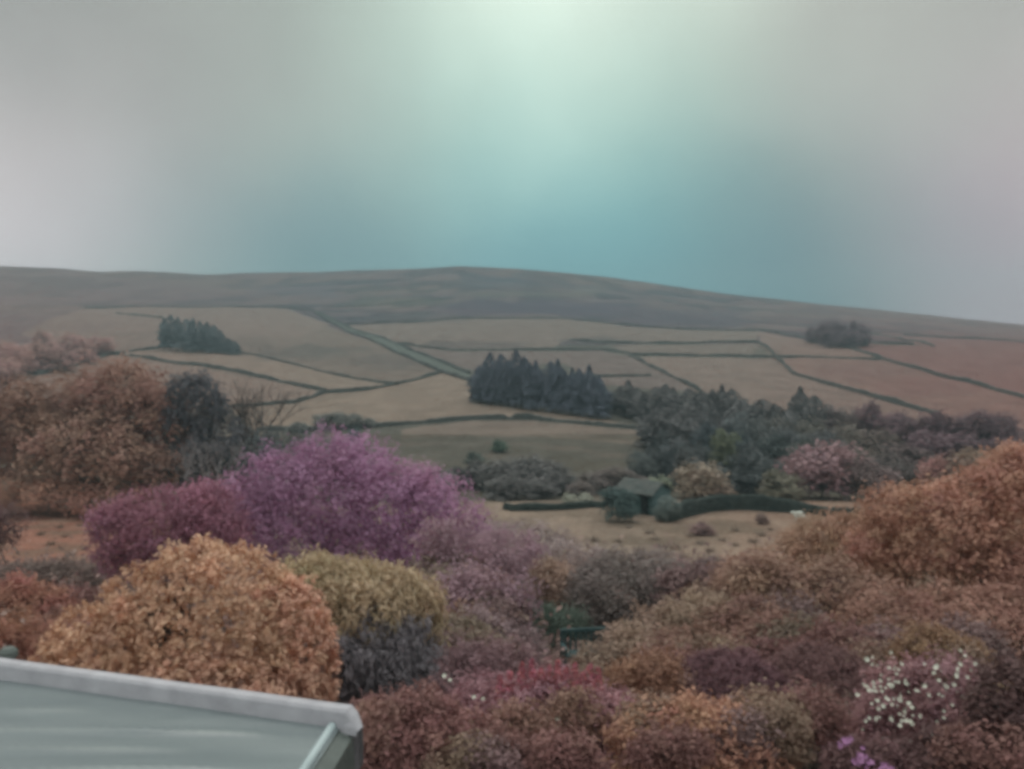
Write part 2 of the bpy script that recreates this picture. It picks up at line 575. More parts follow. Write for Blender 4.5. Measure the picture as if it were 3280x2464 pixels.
FIELDS = [
    ([(20, 334), (47, 320), (84, 309), (155, 307), (233, 307), (287, 309), (346, 333), (405, 350), (444, 371), (417, 380), (395, 385), (346, 377), (290, 362), (242, 352), (169, 347), (109, 354), (60, 345)], (124, 116, 106)),
    ([(84, 309), (155, 307), (233, 307), (287, 309), (330, 324), (300, 338), (170, 330), (110, 332), (40, 334), (47, 320)], (132, 122, 112)),
    ([(109, 355), (169, 348), (242, 353), (290, 363), (346, 378), (393, 386), (363, 391), (326, 391), (272, 380), (180, 364)], (140, 130, 117)),
    ([(36, 376), (87, 364), (109, 356), (180, 365), (272, 381), (323, 392), (295, 403), (230, 408), (150, 400), (40, 390)], (137, 125, 114)),
    ([(230, 409), (256, 407), (295, 404), (326, 394), (363, 392), (395, 386), (417, 381), (444, 372), (471, 381), (470, 402), (600, 418), (650, 429), (583, 423), (532, 418), (482, 418), (380, 426), (255, 430)], (141, 131, 117)),
    ([(400, 430), (439, 424), (482, 421), (532, 421), (583, 426), (642, 431), (642, 446), (600, 440), (520, 436), (450, 436), (400, 440)], (131, 123, 112)),
    ([(346, 325), (414, 323), (456, 319), (566, 319), (634, 327), (685, 330), (758, 331), (760, 342), (685, 343), (608, 342), (570, 339), (549, 349), (448, 349), (393, 342)], (127, 119, 110)),
    ([(393, 344), (448, 351), (600, 351), (629, 356), (700, 392), (600, 385), (560, 362), (480, 372), (440, 361)], (120, 112, 106)),
    ([(608, 344), (685, 345), (759, 344), (770, 356), (685, 355), (629, 354)], (124, 117, 108)),
    ([(631, 357), (685, 357), (771, 359), (793, 375), (827, 385), (870, 397), (937, 416), (900, 420), (780, 412), (700, 393)], (133, 122, 112)),
    ([(762, 344), (758, 331), (802, 339), (844, 348), (884, 360), (771, 357)], (134, 120, 110)),
    ([(772, 358), (836, 359), (886, 361), (937, 376), (988, 389), (1060, 405), (1060, 460), (937, 417), (870, 396), (793, 374)], (134, 116, 106)),
    ([(844, 347), (870, 344), (914, 346), (1005, 342), (1100, 350), (1100, 410), (1022, 397), (937, 375)], (128, 104, 98)),
    ([(870, 334), (903, 336), (1005, 341), (934, 347), (903, 340)], (126, 104, 100)),
]
wob_x, wob_r = 3.0 * fbm(PXX / 20, ROW / 7, 51, 3), 1.2 * fbm(PXX / 26, ROW / 9, 53, 3)
for poly, c in FIELDS:
    paint(in_poly(PXX + wob_x, ROW + wob_r, poly) & (YY > 140), c)
# damp rough ground in the hollows of the fields
for (cx, cr, rx, rr, c, a) in [(300, 352, 70, 9, (96, 97, 92), .75), (385, 362, 45, 10, (100, 98, 94), .6), (230, 343, 60, 6, (98, 96, 90), .4), (470, 345, 70, 5, (96, 92, 90), .7),
                               (600, 341, 40, 5, (94, 94, 92), .7), (870, 372, 60, 10, (120, 100, 96), .5), (765, 352, 18, 6, (92, 96, 86), .7),
                               (930, 385, 70, 12, (126, 96, 92), .5), (425, 318, 60, 6, (96, 94, 94), .5), (80, 326, 40, 6, (110, 100, 98), .4)]:
    dd = ((PXX - cx) / rx) ** 2 + ((ROW - cr) / rr) ** 2 + 0.9 * fbm(PXX / 14, ROW / 5, 61, 3)
    soft(np.clip(1.15 - dd, 0, 1) * a * (YY > 140), c)
# rough valley side under the curving wall
low = (YY > 96) & (YY <= 172) & (ROW > 434)
nlow = fbm(XX / 9, YY / 7, 71, 4)
soft(low * np.clip(0.5 + nlow * 1.6, 0, 1) * 0.8, (92, 90, 78))
soft(low * np.clip(-nlow * 2.0, 0, 1) * 0.8, (114, 108, 96))
# near pasture
near = np.clip((YY - 47) / 6, 0, 1) * np.clip((97 - YY) / 4, 0, 1)
npas = fbm(XX / 5, YY / 4, 81, 4)
GKN = 0.88
soft(near, (132, 122, 108), GKN)
soft(near * np.clip((PXX - 640) / 250, 0, 1), (136, 112, 96), GKN)
soft(near * np.clip((260 - PXX) / 160, 0, 1), (146, 108, 92), GKN)
soft(near * np.clip(npas * 2.2 - 0.1, 0, 0.6), (104, 96, 82), GKN)
soft(near * np.clip(-npas * 2.0 - 0.1, 0, 0.5), (146, 134, 118), GKN)
soft(((YY > 84) & (YY < 100) & (PXX < 260)) * np.clip(0.35 + 1.5 * npas, 0, 0.8), (108, 84, 72))
# garden soil and litter
gard = np.clip((52 - YY) / 6, 0, 1)
soft(gard, (84, 70, 64), 1.3)
soft(gard * np.clip(npas * 2, 0, 0.7), (62, 60, 54))

# the camera's pink edge tint, painted into the land towards both ends of the hill
soft(np.clip((330 - PXX) / 330, 0, 1) * np.clip((YY - 130) / 60, 0, 1) * .5, (140, 106, 96))
soft(np.clip((PXX - 740) / 300, 0, 1) * np.clip((YY - 130) / 60, 0, 1) * .55, (136, 96, 90))
land *= np.array([1.09, .97, .955])
nr, nc = XX.shape
idx = np.arange(nr * nc).reshape(nr, nc)
quads = np.stack([idx[:-1, :-1], idx[:-1, 1:], idx[1:, 1:], idx[1:, :-1]], -1).reshape(-1, 4)
me = np_mesh("ground", np.stack([XX, YY, ZZ], -1).reshape(-1, 3), quads, True)
ca = me.color_attributes.new("land", 'FLOAT_COLOR', 'POINT')
ca.data.foreach_set("color", np.concatenate([land, np.ones(XX.shape + (1,))], -1).astype(np.float32).ravel())
m, t, out = new_mat("grassland")
va = t.nodes.new("ShaderNodeAttribute"); va.attribute_name = "land"
tcg = t.nodes.new("ShaderNodeTexCoord")
n1_ = t.nodes.new("ShaderNodeTexNoise"); n1_.inputs["Scale"].default_value = 0.16; n1_.inputs["Detail"].default_value = 8; n1_.inputs["Roughness"].default_value = 0.62
mp = t.nodes.new("ShaderNodeMapping"); mp.inputs["Scale"].default_value = (1.0, 0.55, 1.0)
t.links.new(tcg.outputs["Object"], mp.inputs[0]); t.links.new(mp.outputs[0], n1_.inputs["Vector"])
mr = t.nodes.new("ShaderNodeMapRange"); mr.inputs[1].default_value = 0.25; mr.inputs[2].default_value = 0.75
mr.inputs[3].default_value = 0.74; mr.inputs[4].default_value = 1.26
t.links.new(n1_.outputs["Fac"], mr.inputs[0])
n2_ = t.nodes.new("ShaderNodeTexNoise"); n2_.inputs["Scale"].default_value = 1.7; n2_.inputs["Detail"].default_value = 6
t.links.new(tcg.outputs["Object"], n2_.inputs["Vector"])
mr2 = t.nodes.new("ShaderNodeMapRange"); mr2.inputs[1].default_value = 0.3; mr2.inputs[2].default_value = 0.7
mr2.inputs[3].default_value = 0.82; mr2.inputs[4].default_value = 1.18
t.links.new(n2_.outputs["Fac"], mr2.inputs[0])
mm = t.nodes.new("ShaderNodeMath"); mm.operation = 'MULTIPLY'
t.links.new(mr.outputs[0], mm.inputs[0]); t.links.new(mr2.outputs[0], mm.inputs[1])
vs = t.nodes.new("ShaderNodeVectorMath"); vs.operation = 'SCALE'
t.links.new(va.outputs["Color"], vs.inputs[0]); t.links.new(mm.outputs[0], vs.inputs[3])
pb = t.nodes.new("ShaderNodeBsdfPrincipled"); pb.inputs["Roughness"].default_value = 0.95; pb.inputs["Specular IOR Level"].default_value = 0.1
bp = t.nodes.new("ShaderNodeBump"); bp.inputs["Strength"].default_value = 0.7; bp.inputs["Distance"].default_value = 0.25
t.links.new(n2_.outputs["Fac"], bp.inputs["Height"]); t.links.new(bp.outputs[0], pb.inputs["Normal"])
t.links.new(vs.outputs[0], pb.inputs["Base Color"]); t.links.new(pb.outputs[0], out.inputs[0])
tag(mesh_obj("ground", me, m), kind="structure")


# ------------------------------------------------------------------ the green lane between its two walls
def polyline(pts, step=2.0, y0=6.0):
    P = np.array([tuple(ground_at(px, r, y0)) for px, r in pts])
    seg = np.linalg.norm(np.diff(P[:, :2], axis=0), axis=1); s = np.concatenate([[0], np.cumsum(seg)])
    k = max(int(s[-1] / step), 4)
    q = np.linspace(0, s[-1], k)
    X, Y = np.interp(q, s, P[:, 0]), np.interp(q, s, P[:, 1])
    if k > 9:       # round the corners a little
        ker = np.ones(5) / 5
        X2, Y2 = np.convolve(X, ker, 'same'), np.convolve(Y, ker, 'same')
        X[2:-2], Y[2:-2] = X2[2:-2], Y2[2:-2]
    return X, Y


LANE_A = [(314, 312), (346, 331), (388, 349), (422, 364), (444, 373), (471, 382)]
LANE_B = [(317, 311), (363, 333), (405, 347), (439, 361), (470, 374)]
xa, ya = polyline(LANE_A, 4.0, 150); xb, yb = polyline(LANE_B, 4.0, 150)
k = 80
ta = np.linspace(0, 1, k)
xa, ya = np.interp(ta, np.linspace(0, 1, len(xa)), xa), np.interp(ta, np.linspace(0, 1, len(ya)), ya)
xb, yb = np.interp(ta, np.linspace(0, 1, len(xb)), xb), np.interp(ta, np.linspace(0, 1, len(yb)), yb)
cols = []
for q in np.linspace(0.04, 0.96, 7):
    X, Y = xa * (1 - q) + xb * q, ya * (1 - q) + yb * q
    cols.append(np.stack([X, Y, height(X, Y) + 0.12], -1))
V = np.stack(cols, 1)
idx = np.arange(k * 7).reshape(k, 7)
qd = np.stack([idx[:-1, :-1], idx[:-1, 1:], idx[1:, 1:], idx[1:, :-1]], -1).reshape(-1, 4)
M_LANE = noise_mat("lane_grass", tuple(lin((84, 92, 82)) * .58), tuple(lin((102, 108, 97)) * .58), 0.3)
tag(mesh_obj("path", np_mesh("path", V.reshape(-1, 3), qd, True), M_LANE), kind="structure")


# ------------------------------------------------------------------ dry stone walls
def stone_wall(label, pts, h=1.25, wd=0.6, y0=150.0, gaps=(), step=None, mat=None, name="dry_stone_wall"):
    X, Y = polyline(pts, step or 1.2, y0)
    n = len(X)
    T = unit(np.stack([np.gradient(X), np.gradient(Y)], -1)); Nx, Ny = -T[:, 1], T[:, 0]
    s = np.arange(n) * 1.0
    g = height(X, Y)
    hh = h * (0.85 if y0 > 60 else 1.0) * (1 + 0.16 * vnoise(s * 0.9, s * 0, 3) + 0.32 * vnoise(s * 0.11, s * 0 + len(label), 9) - 0.12)
    for (a, b) in gaps:
        m_ = (s / n > a) & (s / n < b); hh[m_] *= 0.3
    jit = 0.12 * vnoise(s * 0.7, s * 0 + 5, 19)
    prof = [(-0.62, -0.4), (-0.5, 0.55), (-0.34, 0.96), (0.0, 1.06), (0.34, 0.94), (0.5, 0.5), (0.62, -0.4)]
    rows = []
    for j, (ox, oz) in enumerate(prof):
        e = ox * wd * (1 + 0.15 * vnoise(s * 1.1, s * 0 + j * 3.3, 29)) + jit
        zz = g + (oz * hh * (1 + 0.06 * vnoise(s * 1.3, s * 0 + j * 7.1, 37)) if oz > 0 else oz)
        rows.append(np.stack([X + Nx * e, Y + Ny * e, zz], -1))
    V = np.stack(rows, 1); kk = len(prof)
    idx = np.arange(n * kk).reshape(n, kk)
    qd = np.stack([idx[:-1, :-1], idx[:-1, 1:], idx[1:, 1:], idx[1:, :-1]], -1).reshape(-1, 4)
    me = np_mesh(name, V.reshape(-1, 3), qd, False)
    return tag(mesh_obj(name, me, mat or M_WALL), label, "wall", kind="thing")


stone_wall("stone wall on the lower side of the green lane climbing the hill", LANE_A, 1.5)
stone_wall("stone wall on the upper side of the green lane climbing the hill", LANE_B, 1.4)
stone_wall("faint stone wall along the moor edge above the pasture with the small conifer clump", [(84, 308), (155, 306.5), (233, 306.5), (287, 308), (314, 311)], 1.3)
stone_wall("short broken stone wall uphill of the small conifer clump", [(116, 313.5), (163, 318)], 1.1)
stone_wall("long straight stone wall slanting down from the pinkish bushes to the wall junction", [(36, 375.5), (65, 369), (87, 363), (109, 354), (140, 357), (180, 364), (233, 371.6), (272, 380), (326, 391)], 1.5, gaps=((.37, .38),))
stone_wall("short stone wall running up to the foot of the small conifer clump", [(109, 354), (155, 349), (169, 347), (194, 350), (242, 353)], 1.2)
stone_wall("stone wall slanting from the small conifer clump towards the green lane", [(242, 353), (287, 363), (346, 377), (397, 385)], 1.0)
stone_wall("curved stone wall from behind the bare tree up to the green lane", [(226, 407), (256, 406), (295, 403), (323, 393), (363, 391), (395, 385), (417, 380), (444, 372)], 1.15)
stone_wall("thick dark stone wall arching over the rounded pasture below the plantation", [(258, 431), (312, 430), (380, 427), (439, 422), (482, 419), (532, 419), (583, 424), (650, 430)], 1.25, 0.8, 100, gaps=((.60, .62),))
stone_wall("faint stone wall running level from the top of the lane under the heather", [(322, 308), (380, 305), (448, 299)], 1.2)
stone_wall("long stone wall dividing heather moor from the highest tan pasture", [(346, 324.5), (414, 322.6), (456, 318.6), (515, 318.4), (566, 318.4), (634, 326), (685, 329.5), (758, 331)], 1.3)
stone_wall("level stone wall across the pasture uphill of the plantation", [(393, 343), (448, 350), (498, 350.6), (549, 350), (600, 350), (629, 353)], 1.1)
stone_wall("stone wall that runs level, bends at a rounded corner and slants down to the wood", [(570, 340), (608, 343), (685, 344), (709, 342.5), (759, 343), (768, 348), (775, 357), (793, 374), (827, 384), (870, 396), (903, 406), (940, 416)], 1.5)
stone_wall("level stone wall crossing the bent wall below the round thicket", [(629, 355), (685, 356), (717, 356), (771, 357.7), (836, 358), (881, 360)], 1.1)
stone_wall("straight stone wall dropping steeply to the dark wood", [(629, 355), (651, 367), (685, 383.6), (702, 393)], 1.6)
stone_wall("long stone wall slanting down past the round thicket to the pink heath", [(758, 330), (802, 338), (844, 347), (886, 360), (937, 375.5), (988, 388), (1024, 398), (1080, 412)], 1.4)
stone_wall("short stone wall slanting beyond the round thicket", [(868, 333), (903, 340), (934, 347)], 1.4)
stone_wall("short level stone wall meeting the round thicket", [(868, 343), (914, 345)], 1.2)
stone_wall("faint stone wall high on the pink heath beyond the thicket", [(903, 335), (1005, 340), (1060, 344)], 1.1)
stone_wall("short stone wall between the plantation and the steep wall", [(583, 377), (651, 376)], 1.1)
M_WALLN = noise_mat("dark_mossy_stone", (0.012, 0.022, 0.020), (0.045, 0.056, 0.048), 2.2)
stone_wall("dark mossy wall at the far edge of the near pasture, before the pale bushes", [(505, 509), (520, 512), (545, 511), (583, 507), (604, 508)], 0.9, 0.7, 40, mat=M_WALLN)
stone_wall("tall dark mossy wall at the far edge of the near pasture, beyond the lone sheep", [(668, 521), (684, 518), (700, 512), (722, 509.5), (751, 509.5), (790, 512), (819, 515), (850, 517), (885, 519)], 1.25, 0.8, 40, mat=M_WALLN)


# ------------------------------------------------------------------ tree prototypes for the far wood
def conifer_mesh(h=14.0, r=2.6, n=1900, top_power=0.6, leaf=0.75, ragged=0.3):
    t = rng.random(n) ** 0.8
    prof = (1 - np.clip((t - .3) / .72, 0, 1) ** top_power) * (0.8 + 0.2 * (1 - t)) * (0.9 + ragged * vnoise(t * 9, t * 0, int(rng.integers(99))))
    th = rng.random(n) * 2 * math.pi
    side = 1 + ragged * vnoise(np.cos(th) * 1.7 + 9, np.sin(th) * 1.7 + t * 5, int(rng.integers(99)))
    rad = r * prof * side * (0.45 + 0.6 * np.sqrt(rng.random(n)))
    C = np.stack([rad * np.cos(th), rad * np.sin(th), h * (0.08 + 0.92 * t) - rad * 0.15], -1)
    out_ = np.stack([np.cos(th), np.sin(th), np.full(n, 0.45)], -1)
    Nn = unit(out_ + rng.normal(size=(n, 3)) * 0.4)
    ax = unit(np.stack([np.cos(th), np.sin(th), np.full(n, -0.55)], -1) + rng.normal(size=(n, 3)) * 0.2)
    size = leaf * (0.7 + 0.8 * rng.random(n)) * (0.55 + 0.6 * (1 - t))
    return leaf_mesh("conifer_crown", C, Nn, size, rng.random(n), rng.random(n), 0.6, ax)


def trunk_mesh(h, r):
    v, f = tube([(0, 0, -0.6), (0.05, 0.02, h * .4), (0, 0.05, h * .95)], [r, r * .7, r * .12], 7)
    return np_mesh("trunk", v, f, True)


def broad_mesh(h=12.0, wd=5.0, nclus=150, per=16, leaf=0.55, base=0.02, spray=0.0):
    ells = []
    for i in range(12):
        a = rng.random() * 6.28; q = rng.random() ** .6; zf = rng.random()
        ells.append((np.array([math.cos(a) * wd * .34 * q * (1.15 - zf * .5), math.sin(a) * wd * .34 * q * (1.15 - zf * .5), h * (base + (1 - base) * (0.12 + 0.68 * zf))]),
                     np.array([wd * (.13 + .14 * rng.random())] * 2 + [h * (1 - base) * (.10 + .12 * rng.random())])))
    ells.append((np.array([0, 0, h * (base + (1 - base) * .42)]), np.array([wd * .38, wd * .38, h * (1 - base) * .42])))
    C, Nn, tint, hue, P = crown_points(ells, nclus, per, wd * 0.07, 0.25, spray, 0.3, 0.3, None, -1.2)
    fx = wd * .5 / np.percentile(np.abs(C[:, :2]), 97); fz = h / np.percentile(C[:, 2], 99.3)
    C *= np.array([fx, fx, fz]); P = P * np.array([fx, fx, fz])
    ok = C[:, 2] > 0.1
    C, Nn, tint, hue = C[ok], Nn[ok], tint[ok], hue[ok]
    size = leaf * (0.6 + 0.8 * rng.random(len(C)))
    me = leaf_mesh("broad_crown", C, Nn, size, tint, hue, 0.7)
    hi = P[P[:, 2] > h * .4]
    v, f = limbs((0, 0, 0), [tuple(hi[i]) for i in rng.choice(len(hi), 10)], 0.02 * h ** 0.9, 0.3)
    return me, np_mesh("broad_trunk", v, f, True)


CON = [conifer_mesh(ragged=.3 + .12 * i, top_power=(2.0, 3.0, 4.5, 2.4, 3.6)[i]) for i in range(5)]
CTR = trunk_mesh(14, .22)
BRO = [broad_mesh() for i in range(6)]
BUS = [broad_mesh(5.0, 5.0, 170, 16, .38) for i in range(5)]


def far_tree(name, label, cat, px, top, base_row, wpx, rgb, proto, group=None, Y=None, ph=14.0, pw=5.2, k=2.5, bark=None, mat=None):
    if Y is None: g = ground_at(px, base_row, 60)
    else:
        x = (px - CX) / F * Y; g = Vector((x, Y, float(height(x, Y))))
    zt = (HROW - top) / F * g.y
    h = max(zt - g.z, 1.0)
    root = empty(name, g)
    crown, trunk = proto
    sx = wpx * g.y / F / pw; sz = h / ph
    rz = rng.random() * 6.28
    for nm, me_, mt in (("crown", crown, mat or (M_NEEDLE if ph > 13.5 else M_LEAF)), ("trunk", trunk, bark or M_BARK)):
        o = mesh_obj(nm, me_, mt, root)
        o.scale = (sx, sx, sz); o.rotation_euler[2] = rz
    cr = root.children[0] if root.children[0].name.startswith("crown") else root.children[1]
    j = 1 + rng.normal() * 0.07
    cr.color = colour(rgb, k * j)
    tag(root, label, cat, group)
    return root


def conifer(label, px, top, base, wpx, rgb, group, **kw):
    return far_tree("conifer_tree", label, "tree", px, top, base, wpx, rgb, (CON[int(rng.integers(5))], CTR), group, **kw)


def broad(label, px, top, base, wpx, rgb, group=None, name="broadleaf_tree", cat="tree", **kw):
    g = ground_at(px, base, 60) if kw.get("Y") is None else Vector((0, kw["Y"], float(height((px - CX) / F * kw["Y"], kw["Y"]))))
    h = (HROW - top) / F * g.y - g.z
    squat = h < 1.7 * wpx * g.y / F
    proto, ph = (BUS[int(rng.integers(5))], 5.0) if squat else (BRO[int(rng.integers(6))], 12.0)
    return far_tree(name, label, cat, px, top, base, wpx, rgb, proto, group, ph=ph, pw=5.0, **kw)


# plantation on the hillside
PL = "tall dark conifer of the plantation block on the hillside pasture"
for (px, top) in [(477, 369), (485, 362), (493, 358), (501, 357), (509, 361), (517, 357), (525, 359), (533, 358), (541, 360), (549, 357), (556, 360), (563, 367),
                  (571, 366), (579, 369), (587, 371), (595, 377), (602, 384)]:
    base = 401 + (px - 470) * 0.135
    conifer(PL, px + rng.normal() * 1.5, top + rng.normal() * 3, base, 19, (64, 69, 77), "plantation conifers")
for px in range(481, 600, 9):
    conifer(PL, px + rng.normal() * 2, 364 + max(0, px - 555) * .3 + rng.normal() * 3, 398 + (px - 470) * 0.1, 17, (66, 70, 80), "plantation conifers")
# the wood running from the plantation along the valley side
WD = "dark conifer in the wood along the valley side"
for (px, top, Y, wpx) in [(611, 391, 200, 16), (620, 386, 195, 17), (628, 384, 190, 17), (637, 388, 188, 18), (646, 391, 182, 17), (655, 389, 180, 18), (664, 390, 176, 20), (674, 386, 172, 20), (684, 390, 170, 20),
                          (694, 393, 168, 20), (704, 388, 166, 20), (714, 387, 165, 20), (722, 384, 165, 20), (732, 389, 164, 20), (741, 398, 160, 20), (752, 404, 158, 20),
                          (763, 396, 160, 24), (774, 406, 156, 22), (788, 409, 156, 24), (802, 394, 158, 24), (814, 399, 156, 24), (700, 405, 145, 24), (668, 408, 148, 24), (684, 410, 142, 26), (650, 415, 150, 24), (720, 412, 140, 26)]:
    conifer(WD, px + rng.normal() * 2, top + rng.normal() * 3, None, wpx * 1.3, (72, 71, 70), "dark conifers of the valley wood", Y=Y)
WB = "grey-brown leafless broadleaf tree in the wood along the valley side"
for (px, top, Y, wpx, c) in [(828, 408, 156, 34, (74, 68, 72)), (846, 410, 154, 34, (76, 70, 72)), (868, 403, 154, 32, (80, 66, 74)), (893, 413, 150, 34, (78, 64, 72)), (782, 418, 140, 40, (70, 72, 72)),
                             (812, 420, 138, 40, (72, 72, 70)), (845, 425, 134, 44, (76, 72, 70)), (875, 430, 132, 44, (78, 72, 70)), (756, 420, 138, 36, (66, 72, 74)), (862, 450, 118, 40, (72, 66, 64)), (905, 445, 122, 46, (70, 62, 64))]:
    broad(WB, px, top, None, wpx, (c[0] + 8, c[1] + 4, c[2]), "broadleaf trees of the valley wood", Y=Y)
PUR = "dark purple tree in the dense stand at the end of the valley wood"
for (px, top, Y, wpx) in [(918, 415, 146, 36), (938, 412, 146, 38), (958, 416, 144, 38), (978, 411, 146, 38), (998, 414, 144, 34), (1012, 424, 140, 30), (930, 432, 130, 42), (965, 434, 130, 44), (995, 438, 128, 40), (1020, 440, 130, 36)]:
    broad(PUR, px, top, None, wpx, (88, 70, 74), "purple stand of trees", Y=Y)
DK = "blackish green conifer standing low at the front of the valley wood"
for (px, top, Y, wpx) in [(752, 442, 112, 32), (742, 452, 108, 34), (766, 456, 108, 30), (700, 440, 118, 34), (662, 428, 125, 30), (650, 445, 116, 26), (720, 462, 104, 30)]:
    conifer(DK, px, top, None, wpx, (62, 65, 64), "blackish conifers at the wood edge", Y=Y)
for (px, top, Y, wpx, c) in [(690, 452, 108, 34, (76, 76, 74)), (676, 440, 116, 34, (70, 74, 74)), (770, 436, 120, 34, (66, 72, 70)), (800, 440, 116, 40, (70, 72, 68)), (836, 444, 112, 40, (74, 70, 68)), (740, 434, 122, 34, (64, 70, 70)),
                             (886, 452, 110, 40, (76, 68, 66)), (916, 466, 104, 40, (72, 64, 62)), (790, 430, 128, 40, (66, 68, 68)), (820, 432, 126, 40, (68, 68, 68)), (710, 424, 130, 34, (62, 68, 70)), (950, 470, 100, 44, (84, 70, 64)), (640, 452, 110, 30, (70, 74, 72)), (985, 462, 100, 40, (80, 66, 64))]:
    broad("dusky mixed tree filling the lower edge of the valley wood", px, top, None, wpx, c, "mixed trees at the lower edge of the wood", Y=Y)
broad("pale grey-green pointed tree standing out before the dark wood", 735, 413, None, 26, (84, 88, 88), Y=126)
broad("olive green slender tree between the dark conifers of the wood", 724, 431, None, 26, (82, 86, 68), Y=114)
broad("tan leafless tree beside the wooden hut at the pasture edge", 702, 464, None, 56, (110, 96, 84), Y=97)
broad("olive-brown bushy tree before the dark conifers, next to the pink tree", 782, 472, None, 42, (88, 84, 72), Y=96)
broad("dusky pink flowering tree behind the dark pasture wall", 822, 444, None, 66, (122, 96, 98), Y=99, k=2.2)
broad("grey tree with a pinkish side hard against the pink flowering tree", 868, 458, None, 46, (96, 82, 80), Y=97)
broad("small dusty pink tree under the purple stand", 935, 457, None, 36, (126, 92, 88), Y=100)
broad("brown tree filling the gap under the purple stand", 902, 462, None, 40, (74, 66, 64), Y=104)
broad("brown low tree between the purple stand and the orange bank of shrubs", 975, 452, None, 60, (96, 78, 66), Y=96)

# small clump of conifers on the far field
for (px, top, base, wpx) in [(164, 318, 350, 12), (171, 315, 350, 12), (178, 317, 350, 10), (186, 319, 351, 13), (193, 318, 351, 13), (200, 321, 352, 12), (207, 322, 352, 12), (214, 325, 352, 13), (220, 330, 353, 13), (228, 338, 354, 12), (235, 341, 355, 12), (190, 326, 352, 13), (210, 330, 353, 13)]:
    conifer("dark conifer of the small isolated clump on the high field", px, top, base, wpx * 1.15, (72, 78, 80), "isolated conifer clump")
for (px, top, base, wpx) in [(813, 326, 343, 16), (823, 323, 345, 18), (834, 320, 346, 18), (844, 323, 347, 18), (855, 322, 347, 18), (864, 325, 346, 16), (829, 330, 348, 18), (849, 331, 348, 18)]:
    broad("brownish purple tree of the round thicket below the moor", px, top, base, wpx, (88, 76, 80), "round thicket trees")
for (px, top, base, wpx) in [(44, 334, 352, 18), (74, 337, 362, 26), (100, 340, 355, 22), (30, 346, 372, 30), (58, 350, 371, 28), (10, 345, 378, 30), (84, 352, 364, 20), (4, 362, 392, 30)]:
    broad("hazy pinkish bush on the slope beside the slanting wall", px, top - 3, base, wpx * 1.15, (126, 98, 92), "pinkish bushes on the slope", name="field_bush", cat="bush")
for (px, top, base, wpx) in [(322, 414, 429, 20), (338, 412, 429, 22), (354, 414, 428, 20), (370, 418, 427, 16), (300, 422, 431, 20)]:
    broad("grey hazy bush growing on top of the thick arching wall", px, top, base, wpx, (92, 92, 88), "grey bushes along the arching wall", name="field_bush", cat="bush")
broad("small dark bush just below the thick arching wall", 354, 428, 446, 14, (70, 78, 78), name="field_bush", cat="bush")
broad("lone dark thorn bush on the rough valley slope", 475, 452, 464, 18, (68, 74, 68), name="field_bush", cat="bush")
broad("dark green thorn bush on the rough slope, uphill of the lone thorn", 500, 440, 452, 16, (66, 80, 68), name="field_bush", cat="bush")
TH = "dark grey thorn bush of the thicket between the valley slope and the near pasture"
for (px, top, Y, wpx) in [(462, 474, 112, 34), (480, 470, 110, 34), (498, 468, 106, 36), (515, 466, 105, 38), (532, 464, 105, 40), (548, 470, 104, 36), (560, 480, 102, 30), (440, 478, 108, 34), (508, 482, 98, 36), (535, 484, 98, 34), (420, 484, 104, 34), (396, 482, 108, 36), (370, 470, 115, 34), (345, 462, 120, 36)]:
    broad(TH, px, top - 7, None, wpx * 1.1, (82, 80, 78), "thorn thicket in the valley", name="thorn_bush", cat="bush", Y=Y)
for (px, top, Y, wpx) in [(592, 474, 104, 34), (612, 467, 106, 36), (630, 472, 106, 34), (580, 482, 99, 26)]:
    broad("brown thorn bush behind the hut at the pasture edge", px, top, None, wpx, (88, 80, 76), "brown thorns behind the hut", name="thorn_bush", cat="bush", Y=Y)
for (px, top, Y, wpx) in [(569, 495, 93, 15), (585, 496, 93, 16)]:
    broad("small pale grey-green bush behind the short dark wall", px, top, None, wpx, (122, 122, 110), "pale bushes by the short wall", name="field_bush", cat="bush", Y=Y, k=2.4)
broad("grey-green elder bush half covering the gable of the hut", 668, 497, None, 24, (80, 88, 84), name="elder_bush", cat="bush", Y=79)
broad("dark blue-green holly bush hiding the long side of the hut", 618, 488, None, 36, (58, 72, 70), name="holly_bush", cat="bush", Y=79)
broad("pale lichen-coloured bush leaning over the hut roof", 660, 477, None, 28, (110, 114, 98), name="field_bush", cat="bush", Y=99)
broad("small reddish brown bush out on the near pasture", 700, 523, 535, 24, (104, 82, 80), name="field_bush", cat="bush")
broad("tiny reddish bush on the near pasture by the dark wall", 761, 514, 524, 13, (106, 88, 82), name="field_bush", cat="bush")


# ------------------------------------------------------------------ big trees at the left of the valley
plant("autumn_tree", "large spreading russet-brown tree beyond the salmon pasture", "tree",
      [(60, 440, 62, 58), (110, 412, 48, 42), (150, 440, 36, 55, -3), (15, 455, 40, 55), (95, 465, 60, 40, -5), (30, 420, 30, 26), (150, 475, 30, 30, -4)],
      96, (120, 92, 80), 0.5, 2400, 14, 0.75, depth=0.5, trunk=0.5, lump=0.3, lobes=90, lobe_r=.26, k=2.3)
plant("ivy_tree", "dark ivy-clad tree beside the large russet tree", "tree",
      [(196, 415, 25, 36), (180, 440, 14, 40), (215, 445, 26, 40), (240, 465, 24, 30), (198, 470, 24, 28)],
      93, (68, 68, 72), 0.42, 800, 14, 0.6, depth=0.6, trunk=0.4, bark=M_PALEBARK, lump=0.3)
plant("dark_thicket", "dark bluish thicket behind the purple cherry tree", "bush",
      [(262, 462, 26, 24), (290, 456, 30, 22, 4), (235, 480, 24, 20), (320, 455, 26, 18, 6)], 92, (70, 74, 74), 0.36, 380, 14, 0.6, depth=0.6, trunk=0.25)


